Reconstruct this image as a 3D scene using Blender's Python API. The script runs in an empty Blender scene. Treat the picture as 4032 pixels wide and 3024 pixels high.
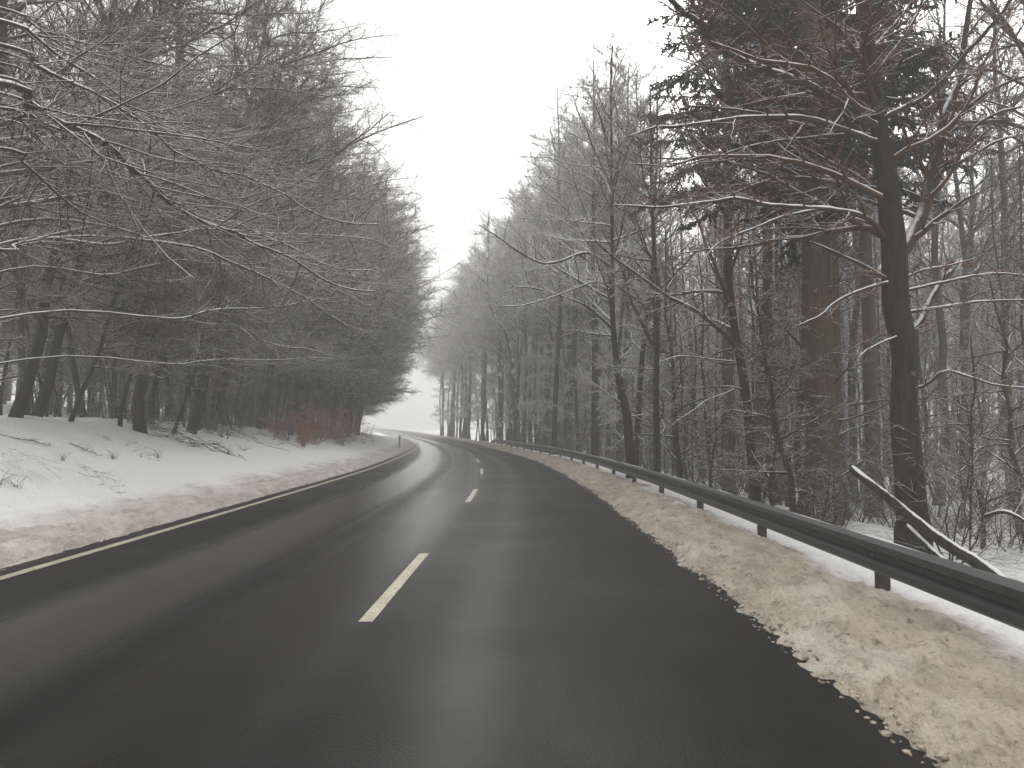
import bpy, math, random
import numpy as np
from mathutils import Vector, noise as mnoise

S = bpy.context.scene
col = S.collection
R_ = math.radians

# ------------------------------------------------------------------ camera
FPX = 3150.0            # focal length in source pixels (4032 wide)
HORIZ = 1685.0          # horizon row in source pixels
CAMH = 1.6
PITCH = math.atan((HORIZ - 1512.0) / FPX)
cam_d = bpy.data.cameras.new('camera')
cam = bpy.data.objects.new('camera', cam_d)
col.objects.link(cam)
cam.location = (0, 0, CAMH)
cam.rotation_euler = (R_(90) + PITCH, 0, 0)
cam_d.sensor_width = 36
cam_d.lens = FPX / 4032 * 36
cam_d.clip_end = 5000
cam_d.clip_start = 0.05
S.camera = cam

# ------------------------------------------------------------------ world, sun, exposure
W = bpy.data.worlds.new('World')
S.world = W
W.use_nodes = True
wn = W.node_tree
wn.nodes.clear()
sky = wn.nodes.new('ShaderNodeTexSky')
sky.sky_type = 'NISHITA'
sky.sun_disc = False
sky.sun_elevation = R_(48)
sky.sun_rotation = R_(20)
sky.air_density = 1.0
sky.dust_density = 6.0
hsv = wn.nodes.new('ShaderNodeHueSaturation')
hsv.inputs['Saturation'].default_value = 0.02
bg = wn.nodes.new('ShaderNodeBackground')
bg.inputs['Strength'].default_value = 0.15
wo = wn.nodes.new('ShaderNodeOutputWorld')
wn.links.new(sky.outputs[0], hsv.inputs['Color'])
tint = wn.nodes.new('ShaderNodeMix')
tint.data_type = 'RGBA'; tint.blend_type = 'MULTIPLY'
tint.inputs[0].default_value = 1.0
tint.inputs[7].default_value = (1.0, 0.995, 0.968, 1)
wn.links.new(hsv.outputs[0], tint.inputs[6])
wn.links.new(tint.outputs[2], bg.inputs['Color'])
wn.links.new(bg.outputs[0], wo.inputs['Surface'])
sun_d = bpy.data.lights.new('sun', 'SUN')
sun_d.energy = 1.4
sun_d.angle = R_(70)
sun_d.color = (1, 0.965, 0.90)
sun = bpy.data.objects.new('sun', sun_d)
col.objects.link(sun)
sun.rotation_euler = (R_(42), 0, R_(-20))
S.view_settings.view_transform = 'Standard'
S.view_settings.look = 'None'
S.view_settings.exposure = 0.4
S.view_settings.gamma = 1.0
S.render.engine = 'CYCLES'
S.cycles.volume_bounces = 2
S.cycles.max_bounces = 6
S.cycles.diffuse_bounces = 3
HAZE = 0.0043

# ------------------------------------------------------------------ helpers
def ss(a, b, x):
    t = np.clip((np.asarray(x, float) - a) / (b - a), 0, 1)
    return t * t * (3 - 2 * t)

def D(dx, dy, Y):
    """point at depth Y metres on the line of sight through (dx, dy) of the 2212-wide view"""
    k = 4032 / 2212
    return ((dx * k - 2016) / FPX * Y, Y, CAMH + (HORIZ - dy * k) / FPX * Y)

def tag(o, label=None, cat=None, group=None, kind=None):
    if label: o['label'] = label
    if cat: o['category'] = cat
    if group: o['group'] = group
    if kind: o['kind'] = kind
    return o

def empty(name, loc=(0, 0, 0), rot=(0, 0, 0)):
    o = bpy.data.objects.new(name, None)
    o.empty_display_size = 0.3
    o.location = loc
    o.rotation_euler = rot
    col.objects.link(o)
    return o

def mesh_np(name, V, F, mat, parent=None, smooth=True, attrs=None):
    """V (n,3); F list of int arrays (k,3) or (k,4)"""
    me = bpy.data.meshes.new(name)
    V = np.asarray(V, np.float32)
    me.vertices.add(len(V))
    me.vertices.foreach_set('co', V.ravel())
    Fs = [np.asarray(f, np.int32) for f in (F if isinstance(F, list) else [F]) if len(f)]
    nl = sum(f.size for f in Fs)
    npoly = sum(len(f) for f in Fs)
    me.loops.add(nl)
    me.polygons.add(npoly)
    me.loops.foreach_set('vertex_index', np.concatenate([f.ravel() for f in Fs]))
    tot = np.concatenate([np.full(len(f), f.shape[1], np.int32) for f in Fs])
    st = np.concatenate([[0], np.cumsum(tot)[:-1]]).astype(np.int32)
    me.polygons.foreach_set('loop_start', st)
    me.polygons.foreach_set('loop_total', tot)
    me.polygons.foreach_set('use_smooth', np.full(npoly, smooth, bool))
    if attrs:
        for an, av in attrs.items():
            a = me.attributes.new(an, 'FLOAT', 'POINT')
            a.data.foreach_set('value', np.asarray(av, np.float32))
    me.update(calc_edges=True)
    me.validate()
    if mat: me.materials.append(mat)
    o = bpy.data.objects.new(name, me)
    col.objects.link(o)
    if parent is not None: o.parent = parent
    return o

def norm(a):
    return a / (np.linalg.norm(a, axis=-1, keepdims=True) + 1e-9)

class Tubes:
    def __init__(s): s.b = []
    def add(s, P, R, sides=4):
        P = np.asarray(P, float); R = np.asarray(R, float)
        if P.ndim == 2: P = P[None]; R = R[None]
        s.b.append((P, R, sides))
    def build(s, name, mat, parent=None, smooth=True):
        V = []; F = []; off = 0
        for P, R, k in s.b:
            m, n, _ = P.shape
            T = np.empty_like(P)
            T[:, 1:-1] = P[:, 2:] - P[:, :-2]
            T[:, 0] = P[:, 1] - P[:, 0]
            T[:, -1] = P[:, -1] - P[:, -2]
            T = norm(T)
            ref = np.where((np.abs(T[:, 0, 2:3]) > 0.75), np.array([[1., 0.13, 0]]), np.array([[0., 0, 1.]]))
            U = np.empty_like(P)
            U[:, 0] = norm(np.cross(T[:, 0], ref))
            for q in range(1, n):
                u = U[:, q - 1]
                U[:, q] = norm(u - (u * T[:, q]).sum(-1, keepdims=True) * T[:, q])
            Wv = np.cross(T, U)
            a = np.arange(k) / k * 2 * math.pi + (0.3 if k > 3 else math.pi / 6)
            ring = (P[:, :, None] + R[:, :, None, None] * (np.cos(a)[None, None, :, None] * U[:, :, None] + np.sin(a)[None, None, :, None] * Wv[:, :, None]))
            V.append(ring.reshape(-1, 3))
            idx = np.arange(m * n * k).reshape(m, n, k) + off
            q = np.stack([idx[:, :-1], np.roll(idx[:, :-1], -1, 2), np.roll(idx[:, 1:], -1, 2), idx[:, 1:]], -1).reshape(-1, 4)
            F.append(q)
            off += m * n * k
        return mesh_np(name, np.concatenate(V), [np.concatenate(F)], mat, parent, smooth)

def smoothline(pts, n):
    """Catmull-Rom resample"""
    p = np.asarray(pts, float)
    p = np.vstack([2 * p[0] - p[1], p, 2 * p[-1] - p[-2]])
    m = len(p) - 3
    out = []
    for t in np.linspace(0, m - 1e-6, n):
        i = int(t); f = t - i
        a, b, c, d = p[i:i + 4]
        out.append(0.5 * ((2 * b) + (-a + c) * f + (2 * a - 5 * b + 4 * c - d) * f * f + (-a + 3 * b - 3 * c + d) * f ** 3))
    return np.array(out)

# ------------------------------------------------------------------ materials
def new_mat(name):
    m = bpy.data.materials.new(name)
    m.use_nodes = True
    nt = m.node_tree
    b = nt.nodes['Principled BSDF']
    return m, nt, b

def N(nt, t, **kw):
    n = nt.nodes.new(t)
    for k, v in kw.items():
        if k in n.inputs: n.inputs[k].default_value = v
        else: setattr(n, k, v)
    return n

def noise_n(nt, scale, detail=4, rough=0.6, coord=None, vec_scale=None):
    n = N(nt, 'ShaderNodeTexNoise', Scale=scale, Detail=detail, Roughness=rough)
    if coord is None:
        coord = N(nt, 'ShaderNodeTexCoord').outputs['Object']
    if vec_scale:
        mp = N(nt, 'ShaderNodeMapping')
        mp.inputs['Scale'].default_value = vec_scale
        nt.links.new(coord, mp.inputs['Vector'])
        coord = mp.outputs[0]
    nt.links.new(coord, n.inputs['Vector'])
    return n.outputs['Fac']

def ramp(nt, src, a, b, ca=(0, 0, 0, 1), cb=(1, 1, 1, 1)):
    r = nt.nodes.new('ShaderNodeValToRGB')
    r.color_ramp.elements[0].position = a
    r.color_ramp.elements[1].position = b
    r.color_ramp.elements[0].color = ca
    r.color_ramp.elements[1].color = cb
    nt.links.new(src, r.inputs[0])
    return r.outputs[0]

def mapr(nt, src, a, b, lo=0, hi=1):
    r = N(nt, 'ShaderNodeMapRange')
    r.interpolation_type = 'SMOOTHSTEP'
    for i, v in zip(('From Min', 'From Max', 'To Min', 'To Max'), (a, b, lo, hi)):
        r.inputs[i].default_value = v
    nt.links.new(src, r.inputs['Value'])
    return r.outputs[0]

def mathn(nt, op, a, b=None):
    m = nt.nodes.new('ShaderNodeMath')
    m.operation = op
    for i, v in enumerate((a, b)):
        if v is None: continue
        if isinstance(v, (int, float)): m.inputs[i].default_value = v
        else: nt.links.new(v, m.inputs[i])
    return m.outputs[0]

def mix(nt, fac, a, b):
    m = nt.nodes.new('ShaderNodeMix')
    m.data_type = 'RGBA'
    if isinstance(fac, (int, float)): m.inputs[0].default_value = fac
    else: nt.links.new(fac, m.inputs[0])
    for i, v in ((6, a), (7, b)):
        if isinstance(v, tuple): m.inputs[i].default_value = v
        else: nt.links.new(v, m.inputs[i])
    return m.outputs[2]

def bump(nt, b, h, strength=0.5, dist=0.02):
    n = N(nt, 'ShaderNodeBump', Strength=strength, Distance=dist)
    nt.links.new(h, n.inputs['Height'])
    nt.links.new(n.outputs[0], b.inputs['Normal'])

def snowy_mat(name, dark, light, thr0, thr1, nscale=3.0, namp=0.6, snow=(0.72, 0.73, 0.75, 1)):
    """bark or twig with snow lying where the surface faces up"""
    m, nt, b = new_mat(name)
    g = N(nt, 'ShaderNodeNewGeometry')
    sep = N(nt, 'ShaderNodeSeparateXYZ')
    nt.links.new(g.outputs['Normal'], sep.inputs[0])
    n1 = noise_n(nt, nscale, 3)
    n2 = noise_n(nt, 14, 3)
    s = mathn(nt, 'ADD', sep.outputs[2], mathn(nt, 'MULTIPLY', mathn(nt, 'SUBTRACT', n1, 0.5), namp * 2))
    mask = mapr(nt, s, thr0, thr1)
    barkc = mix(nt, n2, dark, light)
    nt.links.new(mix(nt, mask, barkc, snow), b.inputs['Base Color'])
    b.inputs['Roughness'].default_value = 0.9
    b.inputs['Specular IOR Level'].default_value = 0.15
    return m

def bark_mat(name, dark, light, moss, mossamt=0.5, snowthr=0.75):
    m, nt, b = new_mat(name)
    n1 = noise_n(nt, 9, 5, 0.7, vec_scale=(1.6, 1.6, 0.35))
    n2 = noise_n(nt, 1.3, 3, vec_scale=(1, 1, 0.4))
    c = mix(nt, mapr(nt, n1, 0.35, 0.65), dark, light)
    c = mix(nt, mathn(nt, 'MULTIPLY', mapr(nt, n2, 0.42, 0.62), mossamt), c, moss)
    g = N(nt, 'ShaderNodeNewGeometry')
    sep = N(nt, 'ShaderNodeSeparateXYZ')
    nt.links.new(g.outputs['Normal'], sep.inputs[0])
    n3 = noise_n(nt, 2.2, 4)
    sn = mapr(nt, mathn(nt, 'ADD', sep.outputs[2], n3), snowthr, snowthr + 0.12)
    c = mix(nt, sn, c, (0.72, 0.73, 0.75, 1))
    nt.links.new(c, b.inputs['Base Color'])
    b.inputs['Roughness'].default_value = 0.9
    b.inputs['Specular IOR Level'].default_value = 0.2
    bump(nt, b, n1, 0.8, 0.03)
    return m

M = {}
M['twig'] = snowy_mat('snowy_twigs', (0.028, 0.017, 0.008, 1), (0.080, 0.051, 0.027, 1), 0.34, 0.8)
M['under'] = snowy_mat('undergrowth_twigs', (0.02, 0.013, 0.007, 1), (0.06, 0.04, 0.022, 1), 0.42, 0.85)
M['twig_frost'] = snowy_mat('frosted_twigs', (0.045, 0.03, 0.018, 1), (0.12, 0.08, 0.05, 1), -0.25, 0.3)
M['twig_red'] = snowy_mat('reddish_twigs', (0.034, 0.019, 0.009, 1), (0.10, 0.055, 0.028, 1), 0.3, 0.75)
M['limb'] = snowy_mat('snowy_limb', (0.03, 0.026, 0.02, 1), (0.065, 0.05, 0.034, 1), 0.28, 0.55, 5.0, 0.22)
M['bark'] = bark_mat('dark_bark', (0.010, 0.008, 0.005, 1), (0.036, 0.028, 0.02, 1), (0.024, 0.024, 0.011, 1), 0.5, 1.12)
M['bark_far'] = bark_mat('grey_bark', (0.013, 0.010, 0.008, 1), (0.045, 0.036, 0.028, 1), (0.035, 0.034, 0.018, 1), 0.3, 0.98)
M['bark_brown'] = bark_mat('mossy_brown_bark', (0.045, 0.034, 0.019, 1), (0.085, 0.064, 0.036, 1), (0.065, 0.056, 0.028, 1), 0.6, 1.3)
M['needle'] = snowy_mat('spruce_needles', (0.006, 0.008, 0.004, 1), (0.018, 0.021, 0.011, 1), 1.05, 1.4, 2.0, 0.6)
M['leaf'] = snowy_mat('dry_beech_leaves', (0.10, 0.045, 0.022, 1), (0.22, 0.11, 0.055, 1), 1.1, 1.4, 6.0, 0.3)
M['rust'] = snowy_mat('rusty_leaves', (0.26, 0.095, 0.035, 1), (0.50, 0.22, 0.09, 1), 1.1, 1.4, 6.0, 0.3)
M['snowcap'], _nt, _b = new_mat('branch_snow')
_b.inputs['Base Color'].default_value = (0.8, 0.81, 0.83, 1)
_b.inputs['Roughness'].default_value = 0.85
bump(_nt, _b, noise_n(_nt, 30, 3), 0.5, 0.01)

# ------------------------------------------------------------------ road lines
YL = np.array([-60, 0, 8.5, 13, 30.5, 45.8, 58, 70, 90, 110, 133, 187, 230, 270, 330, 420, 600])
XL = np.array([-5.75, -5.75, -5.72, -5.68, -5.74, -6.5, -7.35, -8.35, -10.9, -14.2, -18.6, -30.5, -43, -57, -82, -130, -260.])
YR = np.array([-60, 0, 4, 10, 14, 22, 34.3, 42, 50, 65, 80, 107, 140, 187, 230, 270, 330, 420, 600])
XR = np.array([1.9, 1.9, 1.88, 1.95, 1.98, 1.9, 1.42, 0.8, -0.1, -1.9, -3.7, -7.6, -12.8, -22.4, -34, -46.5, -70, -117, -245.])
YC = np.array([-60, 0, 6.7, 10.5, 17.4, 20.9, 27.8, 30.9, 37.5, 41, 47.5, 51.4, 57.9, 64.6, 73, 90, 110, 133, 187, 230, 270, 330, 420, 600])
XC = np.array([-1.45, -1.35, -1.24, -1.10, -0.92, -0.9, -1.0, -1.12, -1.5, -1.77, -2.32, -2.72, -3.5, -4.3, -5.4, -8.0, -11.3, -15.2, -26, -38, -51, -75, -123, -252.])

def smooth_fn(Y, X):
    yy = np.arange(-60, 600, 1.0)
    xx = np.interp(yy, Y, X)
    k = np.exp(-0.5 * (np.arange(-12, 13) / 4.0) ** 2); k /= k.sum()
    pad = np.concatenate([np.full(12, xx[0]), xx, xx[-1] + (xx[-1] - xx[-2]) * np.arange(1, 13)])
    xs = np.convolve(pad, k, 'valid')
    return lambda y: np.interp(y, yy, xs)
fL, fR, fC = smooth_fn(YL, XL), smooth_fn(YR, XR), smooth_fn(YC, XC)

def rise(y):
    y = np.asarray(y, float)
    return 0.9 * ss(140, 240, y) + 0.7 * ss(220, 290, y)

def nz(x, y, s, seed=0.0):
    return mnoise.noise(Vector((x * s + seed, y * s - seed, seed * 1.7)))
vnz = np.vectorize(nz, otypes=[float])

def height(x, y, detail=True):
    """ground height; arrays"""
    x = np.asarray(x, float); y = np.asarray(y, float)
    l = fL(y) - x          # metres left of the asphalt
    r = x - fR(y)          # metres right of it
    bank = 1 - 0.28 * ss(22, 60, y) - 0.5 * ss(70, 130, y)
    zl = 0.10 * ss(-0.02, 0.35, l) + 0.10 * ss(0.3, 1.5, l) + bank * (0.55 * ss(0.8, 3.2, l) + 1.15 * ss(2.2, 7.5, l)) + bank * (4.5 * ss(7, 48, l) + 7.0 * ss(40, 120, l))
    zr = 0.05 * ss(-0.02, 0.3, r) + 0.06 * ss(0.2, 1.0, r) - 0.55 * ss(1.5, 4.8, r) - 0.9 * ss(4, 12, r) + 0.0 * r
    side = np.where(l > 0, zl, np.where(r > 0, zr, -0.03))
    z = side + rise(y)
    return z

def gz(x, y):
    return float(height(x, y))

# ------------------------------------------------------------------ ground sheet
def build_ground():
    ys = [-40.]
    while ys[-1] < 620:
        y = ys[-1]
        ys.append(y + (1.0 if y < 1 else max(0.05, min(0.0075 * abs(y), 3.0)) if y < 260 else 12.0))
    ys = np.array(ys)
    lo = np.concatenate([np.arange(-0.3, 0.5, 0.028), np.arange(0.5, 1.6, 0.05), np.arange(1.6, 4, 0.12), np.arange(4, 9, 0.25), np.array([9.5, 10.5, 12, 14, 17, 20, 25, 30, 38, 48, 60, 80, 120, 200, 400, 700])])
    nl = len(lo)
    X = np.empty((len(ys), nl * 2)); Yg = np.repeat(ys[:, None], nl * 2, 1)
    for i, y in enumerate(ys):
        X[i, :nl] = fL(y) - lo[::-1]
        X[i, nl:] = fR(y) + lo
    Z = height(X, Yg)
    l = fL(Yg) - X; r = X - fR(Yg)
    d = np.maximum(l, r)
    near = (Yg < 130) & (d < 9) & (Yg > -2)
    n1 = np.zeros_like(X); n2 = np.zeros_like(X); n3 = np.zeros_like(X)
    xs, ysn = X[near], Yg[near]
    n1[near] = vnz(xs, ysn, 0.9, 3.1)
    n2[near] = vnz(xs, ysn, 4.0, 7.7)
    fine = near & (Yg < 45) & (d < 3)
    n3[fine] = vnz(X[fine], Yg[fine], 11.0, 1.3)
    rag = np.where(r > 0 - 0.4, 1.0, 0.35)
    n4 = np.zeros_like(X); n4[fine] = vnz(X[fine], Yg[fine], 24.0, 9.3)
    dd = d + rag * (0.12 * n1 + 0.08 * n2 + 0.045 * n3 + 0.02 * n4) - 0.02          # ragged edge of the snow
    edge = ss(-0.02, 0.22, dd)
    Zr = rise(Yg)
    berm = np.where(r > 0, 0.055 * ss(0.1, 0.5, dd) * (1 - ss(1.1, 1.6, dd)), 0.06 * ss(0.1, 0.5, dd) * (1 - ss(1.0, 1.8, dd)))
    lumps = (0.05 * n2 + 0.05 * n3 + 0.032 * n4) * ss(0.02, 0.3, dd) * (1 - 0.65 * ss(1.2, 2.6, dd)) + 0.07 * n1 * ss(1.0, 3.0, dd)
    base = np.maximum(Z - Zr, 0.0) * 0 + (Z - Zr)
    Zf = np.where(d < 1.0, -0.03 * (1 - edge) + (np.maximum(base, 0.03) + berm + lumps) * edge, base + berm + lumps) + Zr
    Zf = np.where(d < -0.2, Zr - 0.03, Zf)
    dirtL = np.where(l > -0.3, (1 - ss(0.6, 2.1, l + 0.4 * n1)) , 0)
    dirtR = np.where(r > -0.3, (1 - ss(1.0, 1.9, r + 0.35 * n1 + 0.2 * n2)), 0)
    dirt = np.clip(np.maximum(dirtL * 0.6, dirtR), 0, 1)
    wood = np.clip(ss(6.5, 10, l) + ss(3.0, 6, r), 0, 1)
    V = np.stack([X, Yg, Zf], -1).reshape(-1, 3)
    nr, nc = X.shape
    idx = np.arange(nr * nc).reshape(nr, nc)
    F = np.stack([idx[:-1, :-1], idx[:-1, 1:], idx[1:, 1:], idx[1:, :-1]], -1).reshape(-1, 4)
    m, nt, b = new_mat('snow')
    at = N(nt, 'ShaderNodeAttribute', attribute_name='dirt')
    wa = N(nt, 'ShaderNodeAttribute', attribute_name='wood')
    ea = N(nt, 'ShaderNodeAttribute', attribute_name='edge')
    cl = noise_n(nt, 0.8, 5, 0.6)
    f1 = noise_n(nt, 7, 5, 0.65)
    f2 = noise_n(nt, 2.4, 6, 0.72, vec_scale=(1.6, 0.6, 1))
    clean = mix(nt, cl, (0.76, 0.765, 0.775, 1), (0.85, 0.855, 0.865, 1))
    tan = mix(nt, mapr(nt, f2, 0.35, 0.70), (0.45, 0.395, 0.335, 1), (0.28, 0.24, 0.20, 1))
    f3 = noise_n(nt, 16, 4, 0.7, vec_scale=(1.5, 0.6, 1))
    tan = mix(nt, mapr(nt, f3, 0.52, 0.66, 0, 0.55), tan, (0.21, 0.17, 0.135, 1))
    grit = mapr(nt, f1, 0.57, 0.68)
    tan = mix(nt, mathn(nt, 'MULTIPLY', grit, 0.75), tan, (0.10, 0.075, 0.05, 1))
    pw = noise_n(nt, 1.1, 5, 0.65, vec_scale=(1.4, 0.7, 1))
    tan = mix(nt, mapr(nt, pw, 0.50, 0.68, 0, 0.6), tan, (0.60, 0.56, 0.51, 1))
    dm = mapr(nt, mathn(nt, 'ADD', at.outputs['Fac'], mathn(nt, 'MULTIPLY', mathn(nt, 'SUBTRACT', f2, 0.5), 0.5)), 0.08, 0.85)
    c = mix(nt, dm, clean, tan)
    # slush by the asphalt
    c = mix(nt, mapr(nt, ea.outputs['Fac'], 0.05, 0.55, 0.75, 0), c, (0.10, 0.08, 0.06, 1))
    # leaf litter and twigs showing through the snow in the wood
    lit = noise_n(nt, 3.0, 6, 0.75)
    lm = mathn(nt, 'MULTIPLY', mapr(nt, lit, 0.53, 0.62), mathn(nt, 'MULTIPLY', wa.outputs['Fac'], 0.8))
    c = mix(nt, lm, c, (0.07, 0.05, 0.035, 1))
    sp = noise_n(nt, 11, 3, 0.5)
    c = mix(nt, mapr(nt, sp, 0.70, 0.76, 0, 0.7), c, (0.12, 0.1, 0.08, 1))
    nt.links.new(c, b.inputs['Base Color'])
    b.inputs['Roughness'].default_value = 0.75
    b.inputs['Specular IOR Level'].default_value = 0.25
    hsum = mathn(nt, 'ADD', f1, mathn(nt, 'MULTIPLY', noise_n(nt, 28, 3), 0.5))
    bump(nt, b, hsum, 0.9, 0.06)
    o = mesh_np('snowy_ground', V, [F], m, None, True, {'dirt': dirt.ravel(), 'wood': wood.ravel(), 'edge': edge.ravel()})
    tag(o, kind='structure')
build_ground()

# ------------------------------------------------------------------ road
def strip(name, ys, xa, xb, z, mat, cols=2, crown=False):
    t = np.linspace(0, 1, cols)
    X = xa[:, None] * (1 - t) + xb[:, None] * t
    Y = np.repeat(ys[:, None], cols, 1)
    Z = np.repeat((rise(ys) + z)[:, None], cols, 1)
    V = np.stack([X, Y, Z], -1).reshape(-1, 3)
    idx = np.arange(len(ys) * cols).reshape(len(ys), cols)
    F = np.stack([idx[:-1, :-1], idx[:-1, 1:], idx[1:, 1:], idx[1:, :-1]], -1).reshape(-1, 4)
    lat = (X - fC(Y)).ravel()
    return mesh_np(name, V, [F], mat, None, False, {'lat': lat, 'lon': Y.ravel(), 'tl': (fL(Y) - X).ravel()})

def road_mat():
    m, nt, b = new_mat('wet_asphalt')
    la = N(nt, 'ShaderNodeAttribute', attribute_name='lat').outputs['Fac']
    tl = N(nt, 'ShaderNodeAttribute', attribute_name='tl').outputs['Fac']
    lo = N(nt, 'ShaderNodeAttribute', attribute_name='lon').outputs['Fac']
    cmb = N(nt, 'ShaderNodeCombineXYZ')
    nt.links.new(la, cmb.inputs[0]); nt.links.new(mathn(nt, 'MULTIPLY', lo, 0.12), cmb.inputs[1])
    streak = noise_n(nt, 0.9, 2, 0.5, coord=cmb.outputs[0])
    fineg = noise_n(nt, 90, 2, 0.6)
    big = noise_n(nt, 0.35, 4, 0.6)
    def band(x, c, w, s=0.35):
        d = mathn(nt, 'ABSOLUTE', mathn(nt, 'SUBTRACT', x, c))
        return mapr(nt, d, w, w + s, 1, 0)
    # wet film outside the drier, rougher wheel tracks
    wob = mathn(nt, 'ADD', la, mathn(nt, 'MULTIPLY', mathn(nt, 'SUBTRACT', streak, 0.5), 0.35))
    wet = mathn(nt, 'ADD', mathn(nt, 'MULTIPLY', band(wob, -2.4, 0.25, 0.75), 1.1), mathn(nt, 'MULTIPLY', band(wob, -0.65, 0.15, 0.75), 0.65))
    wet = mathn(nt, 'ADD', wet, mathn(nt, 'MULTIPLY', band(wob, 0.95, 0.02, 0.42), 0.2))
    wet = mathn(nt, 'ADD', wet, mathn(nt, 'MULTIPLY', mathn(nt, 'SUBTRACT', big, 0.42), 0.5))
    wetm = mapr(nt, wet, -0.15, 1.05)
    col_ = mix(nt, fineg, (0.004, 0.004, 0.004, 1), (0.012, 0.012, 0.012, 1))
    col_ = mix(nt, mapr(nt, big, 0.4, 0.7, 0, 0.3), col_, (0.017, 0.017, 0.0175, 1))
    # longitudinal joint along the centre line
    seam = band(mathn(nt, 'ADD', la, mathn(nt, 'MULTIPLY', streak, 0.06)), 0.03, 0.008, 0.02)
    col_ = mix(nt, mathn(nt, 'MULTIPLY', seam, 0.8), col_, (0.006, 0.006, 0.006, 1))
    # tan slush film at both edges
    nt.links.new(col_, b.inputs['Base Color'])
    rr = N(nt, 'ShaderNodeMapRange')
    rr.inputs['To Min'].default_value = 0.40
    rr.inputs['To Max'].default_value = 0.13
    nt.links.new(wetm, rr.inputs['Value'])
    nt.links.new(rr.outputs[0], b.inputs['Roughness'])
    sp_ = N(nt, 'ShaderNodeMapRange')
    sp_.inputs['To Min'].default_value = 0.06
    sp_.inputs['To Max'].default_value = 0.55
    nt.links.new(wetm, sp_.inputs['Value'])
    nt.links.new(sp_.outputs[0], b.inputs['Specular IOR Level'])
    midg = noise_n(nt, 9, 5, 0.75)
    col_ = mix(nt, mapr(nt, midg, 0.5, 0.75, 0, 0.5), col_, (0.02, 0.02, 0.02, 1))
    nt.links.new(col_, b.inputs['Base Color'])
    bump(nt, b, mathn(nt, 'ADD', fineg, mathn(nt, 'MULTIPLY', noise_n(nt, 35, 3, 0.7), 0.8)), 0.4, 0.006)
    return m

ysr = np.concatenate([np.arange(-40, 140, 0.5), np.arange(140, 600, 3.0)])
road = strip('road', ysr, fL(ysr) - 0.25, fR(ysr) + 0.25, 0.0, road_mat(), 15)
tag(road, kind='structure')

def paint_mat():
    m, nt, b = new_mat('worn_road_paint')
    n = noise_n(nt, 22, 5, 0.7)
    n2 = noise_n(nt, 3, 4, 0.6)
    c = mix(nt, mapr(nt, n2, 0.3, 0.7), (0.50, 0.47, 0.37, 1), (0.36, 0.33, 0.25, 1))
    c = mix(nt, mapr(nt, n, 0.52, 0.66, 0, 0.85), c, (0.06, 0.06, 0.055, 1))
    nt.links.new(c, b.inputs['Base Color'])
    b.inputs['Roughness'].default_value = 0.5
    n5 = noise_n(nt, 60, 3, 0.7)
    c = mix(nt, mapr(nt, n5, 0.54, 0.66, 0, 0.6), c, (0.09, 0.085, 0.075, 1))
    nt.links.new(c, b.inputs['Base Color'])
    return m
PM = paint_mat()
ye = np.arange(-20, 300, 0.5)
e = strip('edge_line', ye, fL(ye) + 0.20, fL(ye) + 0.34, 0.004, PM, 2)
tag(e, kind='structure')
starts = [-3.8, 6.7, 17.4, 27.9, 37.7, 47.7, 58.2, 69.0, 79.8, 90.6, 101.4, 112.2, 123, 134]
dV = []; dF = []
for s0 in starts:
    yy = np.linspace(s0, s0 + 3.6, 8)
    a = np.stack([fC(yy) - 0.06, yy, rise(yy) + 0.004], -1)
    b_ = np.stack([fC(yy) + 0.06, yy, rise(yy) + 0.004], -1)
    o0 = sum(len(v) for v in dV)
    dV.append(np.vstack([a, b_]))
    for i in range(7): dF.append((o0 + i, o0 + 8 + i, o0 + 9 + i, o0 + 1 + i))
tag(mesh_np('centre_line', np.vstack(dV), [np.array(dF)], PM, None, False), kind='structure')

# crumbs of dirty slush and grit thrown along both edges of the asphalt
def crumbs():
    rg = np.random.default_rng(15)
    ico = np.array([(0, 0, 1), (.894, 0, .447), (.276, .851, .447), (-.724, .526, .447), (-.724, -.526, .447), (.276, -.851, .447), (.724, .526, -.447), (-.276, .851, -.447), (-.894, 0, -.447), (-.276, -.851, -.447), (.724, -.526, -.447), (0, 0, -1)])
    fc = np.array([(0, 1, 2), (0, 2, 3), (0, 3, 4), (0, 4, 5), (0, 5, 1), (1, 6, 2), (2, 7, 3), (3, 8, 4), (4, 9, 5), (5, 10, 1), (2, 6, 7), (3, 7, 8), (4, 8, 9), (5, 9, 10), (1, 10, 6), (6, 11, 7), (7, 11, 8), (8, 11, 9), (9, 11, 10), (10, 11, 6)])
    V = []; F = []; n = 0
    for k in range(2300):
        y = 2.5 + 42 * rg.random() ** 1.7
        if rg.random() < 0.72:
            off = rg.uniform(0.03, 0.22) if rg.random() < 0.6 else rg.uniform(0.1, 1.25)
            x = float(fR(y)) + off
        else:
            off = abs(rg.normal(0.15, 0.2)); x = float(fL(y)) - off
        r = rg.uniform(0.005, 0.016) * (1 + (rg.random() < 0.05) * 0.7) * (0.7 if off < 0 else 1)
        z = 0.004 + (0.075 * min(1, max(0, (off - 0.05) / 0.35)) if off > 0.05 else 0)
        v = ico * (1 + rg.normal(0, 0.16, (12, 1))) * r * np.array([rg.uniform(0.8, 1.5), rg.uniform(0.8, 1.7), 0.7])
        V.append(v + np.array([x, y, z + (max(0.0, off - 0.4) * 0.03)])); F.append(fc + n); n += 12
    m, nt, b = new_mat('dirty_slush')
    q = noise_n(nt, 6, 3, 0.7)
    nt.links.new(mix(nt, mapr(nt, q, 0.4, 0.6), (0.19, 0.155, 0.12, 1), (0.42, 0.36, 0.30, 1)), b.inputs['Base Color'])
    b.inputs['Roughness'].default_value = 0.7
    tag(mesh_np('slush_crumbs', np.concatenate(V), [np.concatenate(F)], m, None, True), kind='stuff')
crumbs()

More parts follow.
